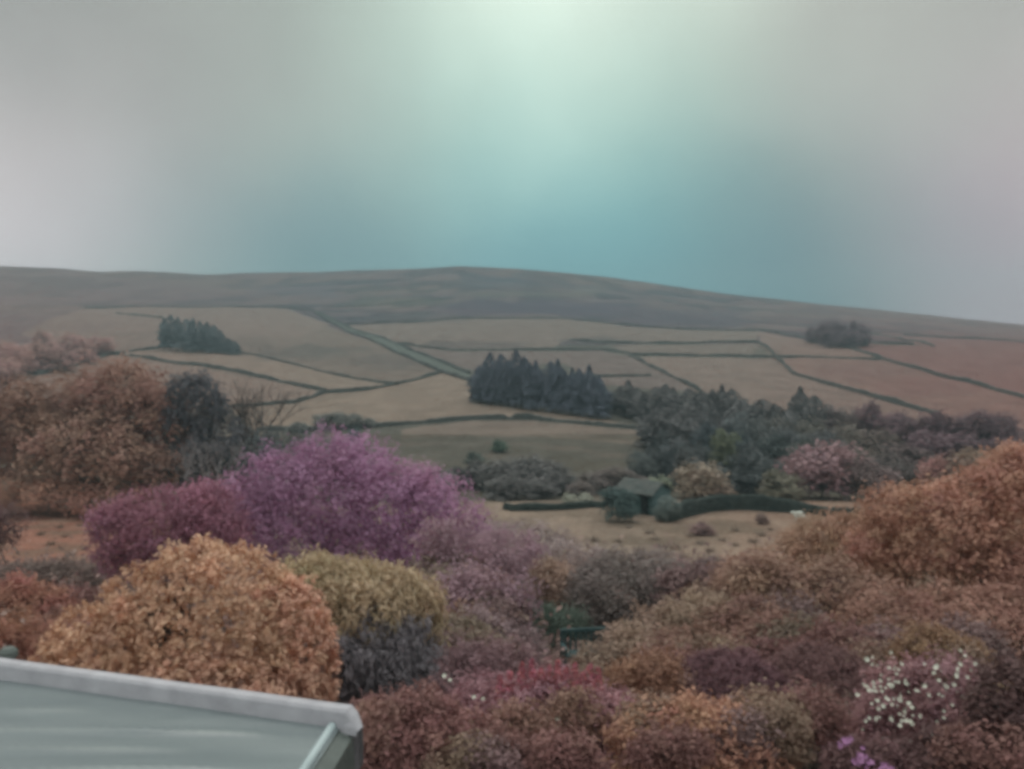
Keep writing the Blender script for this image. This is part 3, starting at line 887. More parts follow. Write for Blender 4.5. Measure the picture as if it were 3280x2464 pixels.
def bare_tree(name, label, px, base_row, top_row, Y, seed=1, bark=None, thin=.022):
    g = at(px, base_row, Y); g.z = float(height(g.x, Y))
    H = (HROW - top_row) / F * Y - g.z
    r2 = np.random.default_rng(seed)
    parts, tips = [], []

    def grow(p, d, ln, r, lvl):
        q = p + d * ln
        mid = p + d * ln * .5 + r2.normal(size=3) * ln * .05
        parts.append(tube(np.array([p, mid, q]), [r, r * .85, r * .65], 5 if lvl > 1 else 7))
        if lvl >= 5: return
        nb = 3 if lvl < 2 else int(r2.integers(2, 4))
        for _ in range(nb):
            nd = unit(d + r2.normal(size=3) * (.42 if lvl else .35) + np.array([0, 0, .22]))
            grow(q, nd, ln * (.68 + .16 * r2.random()), r * .6, lvl + 1)
    grow(np.array([0, 0, -.3]), np.array([.05, 0, 1.]), H * .36, H * thin, 0)
    v, f = join(parts)
    v[:, 2] *= H / v[:, 2].max()
    root = empty(name, g)
    half = parts[0][0].shape[0]
    lowf = (f < half).all(1)
    mesh_obj("trunk", np_mesh("bare_trunk", parts[0][0] * np.array([1, 1, H / max(H, .1)]), parts[0][1], True), bark or M_BARK, root)
    mesh_obj("branches", np_mesh("bare_branches", v[half:], f[~lowf] - half, True), bark or M_BARK, root)
    return tag(root, label, "tree")


bare_tree("bare_tree", "bare forked tree silhouetted against the pale field", 243, 470, 378, 94, 4)
for i, (px, tp) in enumerate([(181, 440), (204, 430), (216, 436)]):
    bare_tree("birch_tree", "pale-stemmed birch standing among the dark ivy", px, 480, tp, 86, 20 + i, M_PALEBARK, .013)["group"] = "birches among the ivy"
bare_tree("bare_tree", "slim bare tree next to the forked bare tree", 256, 470, 388, 92, 9)


# ------------------------------------------------------------------ shrubs and trees of the garden slope
plant("cherry_tree", "bright purple-pink flowering tree with upswept sprays", "tree",
      [(330, 506, 56, 50), (272, 492, 26, 30), (240, 520, 28, 30), (322, 465, 24, 26), (366, 470, 22, 24), (388, 512, 40, 40), (428, 510, 32, 24), (425, 548, 44, 32), (290, 545, 60, 32), (355, 560, 50, 30), (266, 464, 10, 7), (458, 528, 20, 16)],
      31, (130, 96, 118), 0.13, 2600, 18, 0.2, spray=0.85, trunk=0.17, bark=M_PALEBARK, depth=0.7, lump=0.3, k=2.5, lobes=110, lobe_r=.3)
plant("cherry_shrub", "magenta flowering shrub joining the purple-pink tree to the salmon pasture", "bush",
      [(165, 520, 50, 26), (120, 540, 24, 32), (205, 525, 38, 34), (160, 550, 50, 28)],
      28, (120, 80, 92), 0.12, 1200, 16, 0.2, spray=0.4, trunk=0.1, depth=0.7, lump=0.25, k=2.5)
plant("laurel_bush", "huge domed laurel with orange-brown leaf clusters behind the flat roof", "bush",
      [(205, 645, 100, 98), (122, 678, 78, 74), (283, 655, 48, 74), (80, 705, 50, 50), (200, 710, 120, 60, -0.6)],
      13, (142, 112, 91), 0.075, 3900, 14, 0.056, trunk=0.14, depth=0.62, lump=0.17, aspect=0.62, fill=0.12, k=2.9, spray=.16, lobes=120, lobe_r=.075)
plant("golden_conifer", "yellow-green tipped conifer with a dark underside beside the domed laurel", "bush",
      [(365, 608, 62, 30), (312, 598, 38, 28), (406, 618, 28, 28), (340, 596, 40, 22)],
      14.9, (130, 114, 90), 0.16, 1300, 18, 0.1, trunk=0.12, depth=0.8, spray=0.35, lump=0.25, k=2.5, needle=True)
plant("yew_hedge", "nearly black sheared yew under the yellow-green conifer", "hedge",
      [(374, 676, 58, 56), (345, 700, 50, 66), (408, 680, 28, 56), (390, 730, 60, 60)],
      14.3, (68, 64, 66), 0.14, 1700, 18, 0.09, trunk=0.12, depth=0.6, lump=0.2, spray=.3, k=5.0, needle=True)
plant("feathery_shrub", "soft pinkish-brown feathery shrub sloping down from the purple-pink tree", "bush",
      [(465, 570, 44, 46), (505, 558, 36, 24, 6), (450, 620, 40, 42, -4), (490, 620, 42, 40, -3), (435, 660, 46, 36, -6)],
      27, (118, 94, 100), 0.13, 1500, 15, 0.2, spray=0.45, trunk=0.08, depth=0.7, lump=0.25)
plant("heath_shrub", "dusty mauve low shrub bordering the near pasture", "bush",
      [(520, 546, 46, 18), (480, 540, 44, 14, 3), (572, 556, 30, 12, -3)], 46, (114, 100, 98), 0.18, 500, 14, 0.3, spray=0.3, trunk=0.07, lump=0.3)
plant("amber_shrub", "small bright amber shrub between the grey-brown thorn and the feathery shrub", "bush",
      [(557, 588, 21, 19), (570, 606, 16, 18), (545, 574, 12, 10)], 29, (124, 104, 90), 0.12, 360, 15, 0.16, trunk=0.06, lump=0.25, k=2.5)
plant("grey_thorn", "round grey-brown twiggy thorn at the bottom of the near pasture", "bush",
      [(620, 596, 46, 34), (655, 590, 34, 28), (600, 620, 34, 30), (640, 628, 36, 26)], 28, (100, 90, 86), 0.12, 1200, 15, 0.2, spray=0.4, trunk=0.09, lump=0.25)
plant("green_yew", "dark green spreading yew behind the teal bench", "bush",
      [(535, 640, 36, 26), (510, 622, 26, 20), (560, 636, 24, 24)], 26, (70, 80, 70), 0.1, 800, 15, 0.17, trunk=0.08, lump=0.25, k=2.3)
plant("brown_shrub", "grey-brown low shrub uphill of the dark green yew", "bush",
      [(512, 600, 30, 18), (535, 604, 24, 16)], 30, (92, 84, 78), 0.12, 350, 15, 0.2, spray=0.3, trunk=0.06, lump=0.25)
plant("bramble_bank", "olive-brown bramble bank downhill of the round grey thorn", "bush",
      [(670, 640, 40, 30), (700, 625, 36, 26), (640, 655, 40, 22, -2), (610, 672, 40, 18, -3), (730, 640, 34, 26)], 22, (112, 94, 80), 0.1, 1300, 15, 0.16, spray=0.3, trunk=0.07, lump=0.25)
plant("dark_shrub", "small dark shrub at the lower corner of the near pasture", "bush",
      [(712, 578, 16, 16), (722, 590, 18, 14)], 34, (80, 72, 72), 0.12, 220, 14, 0.2, trunk=0.06, lump=0.25)
# the orange bank
plant("beech_tree", "big orange beech crown rising at the edge of the pasture", "tree",
      [(985, 540, 80, 72), (930, 545, 58, 60), (1040, 520, 70, 80), (895, 560, 40, 48), (1000, 600, 80, 50)],
      26, (136, 100, 84), 0.14, 2900, 16, 0.2, trunk=0.2, depth=0.7, lump=0.3, k=2.3, lobes=100, lobe_r=.25)
plant("hazel_bush", "tan-brown hazel shrub spilling from the orange beech onto the pasture", "bush",
      [(840, 560, 48, 42), (800, 575, 40, 36), (870, 545, 30, 34)],
      29, (126, 98, 80), 0.13, 1100, 15, 0.22, trunk=0.1, spray=0.3, lump=0.28)
plant("hawthorn_bush", "mottled purple-brown hawthorn below the tan hazel", "bush",
      [(780, 612, 56, 38), (835, 608, 48, 42), (760, 590, 40, 30), (740, 630, 44, 26)],
      24, (116, 92, 78), 0.12, 1500, 15, 0.18, trunk=0.1, spray=0.3, lump=0.28)
plant("hawthorn_bush", "dark reddish hawthorn tangle under the orange beech", "bush",
      [(900, 635, 54, 38), (965, 640, 60, 42), (1020, 640, 40, 50), (860, 650, 44, 28)],
      19.5, (116, 86, 74), 0.11, 1600, 15, 0.16, trunk=0.09, spray=0.3, lump=0.28)
plant("golden_shrub", "small golden yellow shrub above the white-flowered magnolia", "bush",
      [(935, 652, 34, 18), (960, 660, 26, 16), (915, 660, 18, 12)], 14.5, (118, 92, 70), 0.07, 420, 15, 0.09, trunk=0.05, lump=0.25, k=2.4)
# foreground
plant("heather_mound", "smooth dark maroon mound of heather behind the orange leafy bush", "bush",
      [(728, 714, 64, 58), (700, 724, 50, 48), (755, 730, 42, 50)], 12.2, (96, 68, 72), 0.045, 2600, 16, 0.05, trunk=0.06, lump=0.04, fill=0.1, k=2.3, lobes=6, lobe_r=.12)
plant("heather_mound", "second maroon mound, half hidden by the dark maroon heather and the magnolia", "bush",
      [(818, 695, 58, 44), (790, 700, 40, 36), (850, 710, 40, 40)], 13.2, (98, 70, 70), 0.05, 1900, 16, 0.06, trunk=0.06, lump=0.06, fill=0.1, k=2.3, lobes=8, lobe_r=.15)
plant("orange_bush", "orange-brown leafy bush with pale leaf edges before the maroon mound", "bush",
      [(700, 758, 56, 46), (655, 760, 46, 44), (752, 782, 38, 30), (690, 725, 26, 18)], 9.2, (136, 100, 82), 0.06, 1300, 14, 0.07, trunk=0.05, lump=0.3, spray=.2, k=2.2)
mag = plant("magnolia_bush", "dull pink bush dotted with white blossoms", "bush",
            [(905, 715, 42, 50), (945, 705, 44, 44), (880, 750, 36, 40), (940, 750, 50, 44)], 10, (122, 90, 92), 0.06, 1300, 14, 0.07, trunk=0.05, lump=0.25, k=2.3)
crim = plant("crimson_shrub", "crimson-brown shrub with upright red shoots in front of the teal bench", "bush",
             [(548, 722, 76, 44), (490, 735, 60, 46), (605, 738, 50, 44), (560, 755, 110, 50, -0.5)], 10.5, (122, 88, 92), 0.06, 2300, 14, 0.075, trunk=0.06, lump=0.2, spray=0.12, k=2.3)
plant("brown_hedge", "brown-maroon bush against the corner of the flat roof", "bush",
      [(420, 745, 52, 44), (385, 770, 34, 40), (465, 765, 46, 40), (520, 780, 50, 34)], 8.6, (108, 78, 72), 0.055, 1200, 14, 0.065, trunk=0.05, lump=0.25, k=2.3)
plant("copper_shrub", "copper-brown shrub between the crimson shoots and the maroon mound", "bush",
      [(640, 700, 36, 34), (618, 735, 36, 36), (655, 672, 26, 18)], 11.4, (112, 82, 66), 0.06, 700, 14, 0.08, trunk=0.05, lump=0.25)
plant("dark_rhododendron", "dark purplish bush with ochre tufts below the magnolia", "bush",
      [(960, 775, 60, 40), (1010, 750, 40, 50), (900, 785, 44, 30), (1010, 700, 30, 30)], 8.8, (88, 66, 64), 0.06, 1200, 14, 0.07, trunk=0.05, lump=0.3, k=2.0)
plant("ochre_shrub", "ochre yellow shrub beside the dark purplish bush", "bush",
      [(1003, 712, 24, 20), (1012, 738, 18, 14)], 9.4, (112, 90, 64), 0.06, 300, 14, 0.06, trunk=0.04, lump=0.3, k=2.3)
azal = plant("azalea_shrub", "small azalea with vivid pink flower heads", "bush",
             [(862, 772, 30, 28), (880, 785, 24, 22)], 8.2, (92, 66, 66), 0.05, 380, 14, 0.05, trunk=0.03, lump=0.2, k=2.1)
plant("elder_shrub", "dull plum-brown elder between the dark yew and the crimson shrub", "bush",
      [(475, 694, 38, 38), (500, 674, 30, 24, 1), (450, 722, 30, 36)], 12.5, (104, 80, 82), 0.065, 1000, 15, 0.085, trunk=0.05, spray=.25, lump=0.3, k=2.4)
plant("rose_thicket", "brown rose thicket between the copper shrub and the dark maroon heather", "bush",
      [(630, 758, 44, 34), (610, 772, 40, 30), (660, 690, 24, 20, 2)], 9.8, (108, 84, 78), 0.06, 700, 14, 0.075, trunk=0.05, spray=.22, lump=0.3, k=2.4)
plant("broom_bush", "olive-brown broom between the second maroon mound and the strap-leaved plant", "bush",
      [(800, 748, 36, 30), (830, 730, 26, 26), (778, 772, 34, 26)], 10.8, (92, 82, 72), 0.07, 600, 14, 0.07, trunk=0.04, spray=.25, lump=0.3, k=2.3, needle=True)
plant("privet_bush", "brown privet under the amber shrub and beside the dark green yew", "bush",
      [(480, 645, 34, 24), (515, 652, 26, 18), (455, 655, 30, 22)], 20, (108, 90, 90), 0.09, 600, 15, 0.14, trunk=0.05, spray=.3, lump=0.3)
KINDS = [("russet", (116, 88, 76)), ("mauve-brown", (108, 86, 84)), ("olive-brown", (106, 92, 78)), ("reddish", (112, 80, 75)), ("tan", (118, 97, 82))]
r5 = np.random.default_rng(31)
SPOTS = []
for i in range(44):                                    # between the pasture and the flower shrubs
    px = 560 + 470 * r5.random(); row = 585 + 95 * r5.random()
    if px < 690 - (row - 585) * .3: continue
    Yg_ = np.interp(row, [560, 600, 640, 680], [31, 25, 19.5, 14.5]) + r5.normal() * .8
    SPOTS.append((px, row, Yg_, 20 + 16 * r5.random(), 13 + 10 * r5.random(), int(r5.integers(5))))
for i in range(13):                                    # the slope under the cherry
    px = 425 + 75 * r5.random(); row = 575 + 90 * r5.random()
    SPOTS.append((px, row, np.interp(row, [560, 600, 640, 680], [29, 25, 20, 15]), 18 + 12 * r5.random(), 13 + 8 * r5.random(), (1, 1, 0, 2)[int(r5.integers(4))]))
for i in range(20):                                    # along the foot of the garden
    px = 375 + 650 * r5.random(); row = 715 + 55 * r5.random()
    if 845 < px < 900 and row > 730: continue
    SPOTS.append((px, row, np.interp(row, [700, 770], [10.6, 8.2]) - .3, 20 + 14 * r5.random(), 14 + 9 * r5.random(), (0, 3, 3, 4, 1)[int(r5.integers(5))]))
for i in range(8):
    px = 0 + 85 * r5.random(); row = 590 + 60 * r5.random()
    SPOTS.append((px, row, np.interp(row, [590, 650], [26, 17]), 16 + 12 * r5.random(), 10 + 8 * r5.random(), (0, 3)[int(r5.integers(2))]))
for (px, row, Yg_, hw, hh, kd) in SPOTS:
    sc_ = Yg_ / F
    j_ = r5.normal(size=6)
    plant("slope_shrub", KINDS[kd][0] + " low shrub filling a gap between the larger bushes of the garden slope", "bush",
          [(px, row, hw, hh), (px + hw * (.6 + .2 * j_[0]), row + hh * (.3 + .2 * j_[1]), hw * .7, hh * .8), (px - hw * (.6 + .2 * j_[2]), row + hh * (.3 + .2 * j_[3]), hw * .65, hh * .75)],
          Yg_, KINDS[kd][1], 5.2 * sc_, 240, 14, 7.5 * sc_, group="low " + KINDS[kd][0] + " shrubs of the garden slope", trunk=.04, lump=.35, spray=14 * sc_, lobes=24, lobe_r=.35, k=2.0)
# left edge
plant("edge_bush", "rounded brown bush near the corner of the salmon pasture", "bush",
      [(22, 612, 42, 26), (50, 622, 24, 20)], 21, (124, 84, 72), 0.1, 600, 15, 0.15, trunk=0.08, lump=0.22, k=2.3)
plant("edge_bush", "dark plum bush at the side of the salmon pasture", "bush",
      [(2, 528, 20, 18), (-20, 530, 26, 24)], 50, (84, 64, 62), 0.18, 240, 14, 0.3, trunk=0.08, lump=0.22)
plant("edge_bush", "dusky orange-brown tangle under the rounded brown bush", "bush",
      [(30, 650, 50, 26), (-10, 660, 40, 40), (75, 640, 30, 20, 2)], 17, (116, 80, 64), 0.085, 700, 15, 0.13, trunk=0.07, spray=0.2, lump=0.28)
plant("nettle_bank", "grey-green weeds along the lower edge of the salmon pasture", "bush",
      [(40, 574, 30, 9), (75, 572, 26, 8), (15, 580, 24, 10), (100, 578, 18, 10)], 38, (90, 76, 70), 0.14, 420, 14, 0.25, trunk=0.05, spray=0.2, lump=0.3)
plant("bracken_bank", "rusty bracken bank beneath the large russet tree", "bush",
      [(40, 497, 46, 9), (110, 499, 50, 8), (-10, 495, 30, 12)], 88, (122, 88, 74), 0.34, 420, 14, 0.6, trunk=0.06, lump=0.3)


# ------------------------------------------------------------------ blossoms
def blossoms(root, name, spots, Y, r_px, mat, seed, depth_j=0.25):
    """cup flowers of five petals, joined into one part (too small to pick apart)"""
    r2 = np.random.default_rng(seed)
    V, Fc = [], []
    o = np.array(root.location)
    n = 0
    for (px, row) in spots:
        y = Y + r2.normal() * depth_j
        c = np.array(at(px, row, y)); rad = r_px * y / F * (0.6 + 0.8 * r2.random())
        ax = unit(np.array([r2.normal() * .5, -0.6, 0.7 + r2.normal() * .3]))
        a = unit(np.cross(ax, [0.3, 1, 0.2])); b = np.cross(ax, a)
        for k in range(5):
            th = k * 1.2566 + r2.random() * .3
            d = a * math.cos(th) + b * math.sin(th); s = np.cross(ax, d)
            p = [c, c + d * rad * .55 + s * rad * .38 + ax * rad * .15, c + d * rad + ax * rad * .45, c + d * rad * .55 - s * rad * .38 + ax * rad * .15]
            V += p; Fc.append([n, n + 1, n + 2, n + 3]); n += 4
    me = np_mesh(name, np.array(V) - o, np.array(Fc))
    return tag(mesh_obj("blossoms", me, mat, root), kind="stuff")


r3 = np.random.default_rng(5)
sp = []
for (cx, cr, sx, sy, n) in [(890, 690, 12, 14, 24), (880, 705, 10, 12, 18), (905, 690, 10, 12, 18), (900, 720, 12, 10, 16), (868, 662, 2, 4, 3), (872, 728, 6, 8, 8), (940, 668, 12, 5, 9), (965, 665, 6, 5, 9),
                            (945, 690, 10, 4, 10), (940, 680, 14, 8, 8), (950, 715, 14, 8, 5), (890, 745, 14, 6, 5)]:
    sp += [(cx + r3.normal() * sx * 1.35, cr + r3.normal() * sy * 1.35) for _ in range(n)]
blossoms(mag, "magnolia_blossoms", sp, 9.35, 2.0, M_PETAL, 2)
sp = [(474, 697), (483, 699), (516, 712), (568, 712), (557, 719), (563, 717), (549, 719), (500, 718), (595, 742), (625, 738), (645, 733), (625, 762), (617, 746), (596, 754), (566, 707), (444, 676), (450, 680), (388, 735), (640, 764)]
blossoms(crim, "stray_blossoms", [p for p in sp for _ in range(2)], 9.6, 2.6, M_PETAL, 3, 0.1)
sp = []
for (cx, cr, n, s) in [(846, 741, 8, 4), (862, 758, 13, 5), (872, 766, 7, 4), (886, 768, 5, 3)]:
    sp += [(cx + r3.normal() * s, cr + r3.normal() * s * .8) for _ in range(n)]
blossoms(azal, "azalea_blossoms", sp, 7.75, 3.2, M_PINKPETAL, 4, 0.1)

# upright shoots of the crimson shrub
V, Fc = [], []
C, Nn, ax = [], [], []
for (px, row) in [(522, 664), (532, 660), (541, 668), (549, 666), (558, 661), (566, 668), (575, 664), (590, 664), (598, 668), (510, 672), (583, 672), (500, 676)]:
    tip = np.array(at(px, row, 10.2)); hgt = 0.4
    for q in range(70):
        tq = r3.random(); th = r3.random() * 6.28
        p = tip - np.array([0, 0, hgt * tq]); rad = 0.015 + 0.075 * tq
        d = np.array([math.cos(th), math.sin(th), .8])
        C.append(p + d * rad * np.array([1, 1, 0.2])); Nn.append(d + r3.normal(size=3) * .3); ax.append(d * np.array([1, 1, 2]))
o = np.array(crim.location)
me = leaf_mesh("red_shoots", np.array(C) - o, unit(np.array(Nn)), np.full(len(C), 0.075), r3.random(len(C)), r3.random(len(C)), .5, np.array(ax))
sh = mesh_obj("shoots", me, M_LEAF, crim); sh.color = colour((128, 72, 78), 2.4)

# fern / strap-leaved plant between the maroon mounds and the magnolia
g0 = at(812, 730, 10.6); gz = float(height(g0.x, g0.y))
root = empty("strap_leaf_plant", (g0.x, g0.y, gz))
parts = []
for i in range(90):
    a = r3.random() * 6.28; ln = 1.5 + r3.random() * 1.4; lean = 0.25 + r3.random() * .5
    pts = []
    for q in np.linspace(0, 1, 6):
        rr = lean * ln * q ** 1.3; zz = ln * (q * 1.25 - .55 * q * q * (0.6 + lean))
        pts.append((math.cos(a) * rr + r3.normal() * .01, math.sin(a) * rr, zz))
    P = np.array(pts); sd = np.array([-math.sin(a), math.cos(a), 0]) * 0.022
    wds = np.array([.6, 1, 1, .9, .6, .08])[:, None]
    v = np.concatenate([P - sd * wds, P + sd * wds]); f = np.array([[j, j + 1, j + 7, j + 6] for j in range(5)])
    parts.append((v, f))
v, f = join(parts)
me = np_mesh("strap_leaves", v, f)
for nm in ("tint", "hue"):
    att = me.attributes.new(nm, 'FLOAT', 'POINT'); att.data.foreach_set("value", np.repeat(r3.random(90), 12).astype(np.float32))
lf = mesh_obj("foliage", me, M_LEAF, root); lf.color = colour((92, 84, 74), 2.2)
tag(root, "strap-leaved grey-brown plant between the second maroon mound and the magnolia", "plant")

# rush tufts on the near pasture
TF = []
for i in range(3):
    parts = []
    for j in range(46):
        a = r3.random() * 6.28; ln = .45 + .4 * r3.random(); r0 = r3.random() * .35; le = .15 + .5 * r3.random()
        b = np.array([math.cos(a) * r0, math.sin(a) * r0, -.05]); tp = b + np.array([math.cos(a) * le * ln, math.sin(a) * le * ln, ln]); sd = np.array([-math.sin(a), math.cos(a), 0]) * .03
        parts.append((np.array([b - sd, b + sd, tp + sd * .2, tp - sd * .2]), np.array([[0, 1, 2, 3]])))
    v, f = join(parts); me = np_mesh("rush_tuft", v, f)
    for nm in ("tint", "hue"):
        att = me.attributes.new(nm, 'FLOAT', 'POINT'); att.data.foreach_set("value", np.repeat(r3.random(46), 4).astype(np.float32))
    me.materials.append(M_LEAF); TF.append(me)
for i, (px, row) in enumerate([(592, 541), (618, 542), (578, 548), (650, 534), (655, 540), (663, 548), (684, 558), (675, 549), (690, 537), (700, 545), (722, 541), (735, 546), (753, 542), (665, 556), (640, 552), (600, 552), (710, 552), (770, 530),
                                (735, 531), (762, 536), (629, 528), (560, 540), (548, 532), (65, 537), (80, 526), (70, 556), (50, 545), (85, 550), (60, 528), (40, 535)]):
    g = ground_at(px, row, 30)
    o = bpy.data.objects.new("rush_tuft", TF[i % 3]); o.location = g; link(o)
    s = .55 + .5 * r3.random(); o.scale = (s * 1.5, s * 1.2, s * .6); o.rotation_euler[2] = r3.random() * 6
    o.color = colour((96, 84, 74) if px > 200 else (92, 82, 70), 1.9)
    tag(o, "dark tuft of rushes dotting the pale near pasture" if px > 200 else "dark tuft of rushes on the salmon pasture", "rush tuft",
        "rush tufts on the near pasture" if px > 200 else "rush tufts on the salmon pasture")

# ------------------------------------------------------------------ undergrowth on the garden slope
n = 60000
Yg = 7 + 46 * rng.random(n) ** 0.8
Xg = (rng.random(n) * 1.9 - 0.95) * 0.62 * 1.15 * (Yg + 3)
keep = ~((Yg < 10) & (Xg < 0.2))
Xg, Yg = Xg[keep], Yg[keep]; n = len(Xg)
hgt = np.abs(rng.normal(size=n)) * np.where(Yg > 11, 0.55, 0.3) * np.clip(0.7 + 1.6 * fbm(Xg / 3, Yg / 3, 91, 2), .15, 2.2)
C = np.stack([Xg, Yg, height(Xg, Yg) + 0.05 + hgt], -1)
me = leaf_mesh("undergrowth", C, unit(rng.normal(size=(n, 3)) * .6 + np.array([0, -.2, .8])), (0.09 + 0.004 * Yg) * (.6 + .9 * rng.random(n)), rng.random(n), rng.random(n), .6)
ug = mesh_obj("undergrowth", me, M_LEAF); ug.color = colour((104, 84, 78), 2.4)
tag(ug, "low brown undergrowth covering the garden slope", "undergrowth", kind="stuff")


# ------------------------------------------------------------------ boxes for built things
def box_bm(bm, x0, x1, y0, y1, z0, z1, bev=0.0):
    vs_ = [bm.verts.new((x, y, z)) for z in (z0, z1) for y in (y0, y1) for x in (x0, x1)]
    for q in ((0, 2, 3, 1), (4, 5, 7, 6), (0, 1, 5, 4), (2, 6, 7, 3), (0, 4, 6, 2), (1, 3, 7, 5)):
        bm.faces.new([vs_[i] for i in q])
    if bev: bmesh.ops.bevel(bm, geom=bm.edges[:], offset=bev, segments=2, affect='EDGES')


def box(name, dims, mat, parent, bev=0.0):
    bm = bmesh.new(); box_bm(bm, *dims, bev)
    bmesh.ops.recalc_face_normals(bm, faces=bm.faces[:])
    me = bpy.data.meshes.new(name); bm.to_mesh(me); bm.free()
    return mesh_obj(name, me, mat, parent)


def prism(name, pts, z0, z1, mat, parent, bev=0.0):
    bm = bmesh.new()
    lo = [bm.verts.new((x, y, z0)) for x, y in pts]; hi = [bm.verts.new((x, y, z1)) for x, y in pts]
    bm.faces.new(lo[::-1]); bm.faces.new(hi)
    for i in range(len(pts)):
        j = (i + 1) % len(pts); bm.faces.new((lo[i], lo[j], hi[j], hi[i]))
    bmesh.ops.recalc_face_normals(bm, faces=bm.faces[:])
    if bev: bmesh.ops.bevel(bm, geom=bm.edges[:], offset=bev, segments=2, affect='EDGES')
    me = bpy.data.meshes.new(name); bm.to_mesh(me); bm.free()
    return mesh_obj(name, me, mat, parent)


# ------------------------------------------------------------------ field hut at the pasture edge
M_HUT = noise_mat("teal_boards", (0.030, 0.060, 0.058), (0.060, 0.105, 0.100), 3)
M_HUTR = noise_mat("lichened_roof", (0.055, 0.068, 0.062), (0.10, 0.105, 0.095), 1.2)
M_DARK = noise_mat("dark_opening", (0.010, 0.014, 0.014), (0.02, 0.026, 0.025), 2)
g = ground_at(652, 516, 50)
hut = empty("field_hut", g); hut.rotation_euler[2] = R(-44)
L_, D_, Hh = 4.2, 3.2, 2.1
box("wall", (-L_, 0, 0.0, 0.14, -.6, Hh), M_HUT, hut)                       # long side
bm = bmesh.new()
pts = [(0, -.6), (D_, -.6), (D_, Hh), (D_ / 2, Hh + 0.85), (0, Hh)]
a_ = [bm.verts.new((0.01, y, z)) for y, z in pts]; b_ = [bm.verts.new((-0.13, y, z)) for y, z in pts]
bm.faces.new(a_); bm.faces.new(b_[::-1])
for i in range(5): bm.faces.new((a_[i], b_[i], b_[(i + 1) % 5], a_[(i + 1) % 5]))
bmesh.ops.recalc_face_normals(bm, faces=bm.faces[:])
me = bpy.data.meshes.new("gable"); bm.to_mesh(me); bm.free()
mesh_obj("gable_wall", me, noise_mat("lit_teal_boards", (0.075, 0.125, 0.125), (0.12, 0.18, 0.175), 3), hut)  # gable catches more light than the long side; painted in as lighter boards
box("wall", (-L_, 0, D_ - .14, D_, -.6, Hh), M_HUT, hut)
box("wall", (-L_ - .002, -L_ + .14, .14, D_ - .14, -.6, Hh), M_HUT, hut)
for sgn in (0, 1):
    bm = bmesh.new()
    e0 = (-.35, Hh - .17) if sgn == 0 else (D_ + .35, Hh - .17)
    rp = (D_ / 2, Hh + .9)
    q = [bm.verts.new((x, y, z)) for (y, z) in (e0, rp) for x in (-L_ - .25, .25)]
    r_ = [bm.verts.new((v.co.x, v.co.y, v.co.z + .1)) for v in q]
    bm.faces.new((q[0], q[1], q[3], q[2])); bm.faces.new((r_[0], r_[2], r_[3], r_[1]))
    for i, j in ((0, 1), (1, 3), (3, 2), (2, 0)): bm.faces.new((q[i], q[j], r_[j], r_[i]))
    bmesh.ops.recalc_face_normals(bm, faces=bm.faces[:])
    me = bpy.data.meshes.new("roof"); bm.to_mesh(me); bm.free(); mesh_obj("roof", me, M_HUTR, hut)
dr_ = box("door", (-1.25, -.45, -.04, -.004, -.3, 1.75), M_DARK, hut)
wn = box("window", (-2.7, -2.0, -.03, -.004, .95, 1.5), M_DARK, hut)
box("frame", (-2.78, -1.92, -.05, -.032, 1.51, 1.58), M_HUTR, wn)
tag(hut, "weathered blue-green wooden hut with pale roof at the edge of the near pasture", "hut")
# pale stone trough beside the hut
g = ground_at(667, 520, 50)
bm = bmesh.new(); box_bm(bm, -1.0, 1.0, -.28, .28, -.15, .42)
top_f = max(bm.faces, key=lambda f_: f_.calc_center_median().z)
r_ = bmesh.ops.inset_region(bm, faces=[top_f], thickness=.09)
for v in top_f.verts: v.co.z -= .25
me = bpy.data.meshes.new("trough"); bm.to_mesh(me); bm.free()
tr = mesh_obj("stone_trough", me, noise_mat("pale_stone", (.24, .25, .22), (.36, .36, .32), 4)); tr.location = g; tr.rotation_euler[2] = R(8)
tag(tr, "pale stone trough on the grass in front of the blue-green hut", "trough")


# ------------------------------------------------------------------ sheep
def sheep(px, row, rz, label):
    g = ground_at(px, row, 50)
    vs_ = [(0, 0, .62), (-.38, 0, .62), (.34, 0, .64), (.52, 0, .74), (.66, 0, .80), (.80, 0, .72),
           (.30, .13, .34), (.30, .13, .0), (.30, -.13, .34), (.30, -.13, .0), (-.34, .13, .34), (-.34, .13, .0), (-.34, -.13, .34), (-.34, -.13, .0), (-.52, 0, .55)]
    es = [(0, 1), (0, 2), (2, 3), (3, 4), (4, 5), (2, 6), (6, 7), (2, 8), (8, 9), (1, 10), (10, 11), (1, 12), (12, 13), (1, 14)]
    rd = [.27, .25, .24, .14, .11, .06, .07, .04, .07, .04, .08, .04, .08, .04, .06]
    me = bpy.data.meshes.new("sheep"); me.from_pydata(vs_, es, []); me.update()
    o = mesh_obj("sheep", me, M_WOOL)
    sk = o.modifiers.new("skin", 'SKIN')
    for i, r_ in enumerate(rd): me.skin_vertices[0].data[i].radius = (r_, r_)
    me.skin_vertices[0].data[0].use_root = True
    o.modifiers.new("sub", 'SUBSURF').levels = 2; o.modifiers["sub"].render_levels = 2
    o.location = g; o.rotation_euler[2] = R(rz)
    return tag(o, label, "sheep")


sheep(799, 521, 172, "lone white sheep grazing on the near pasture below the dark wall")

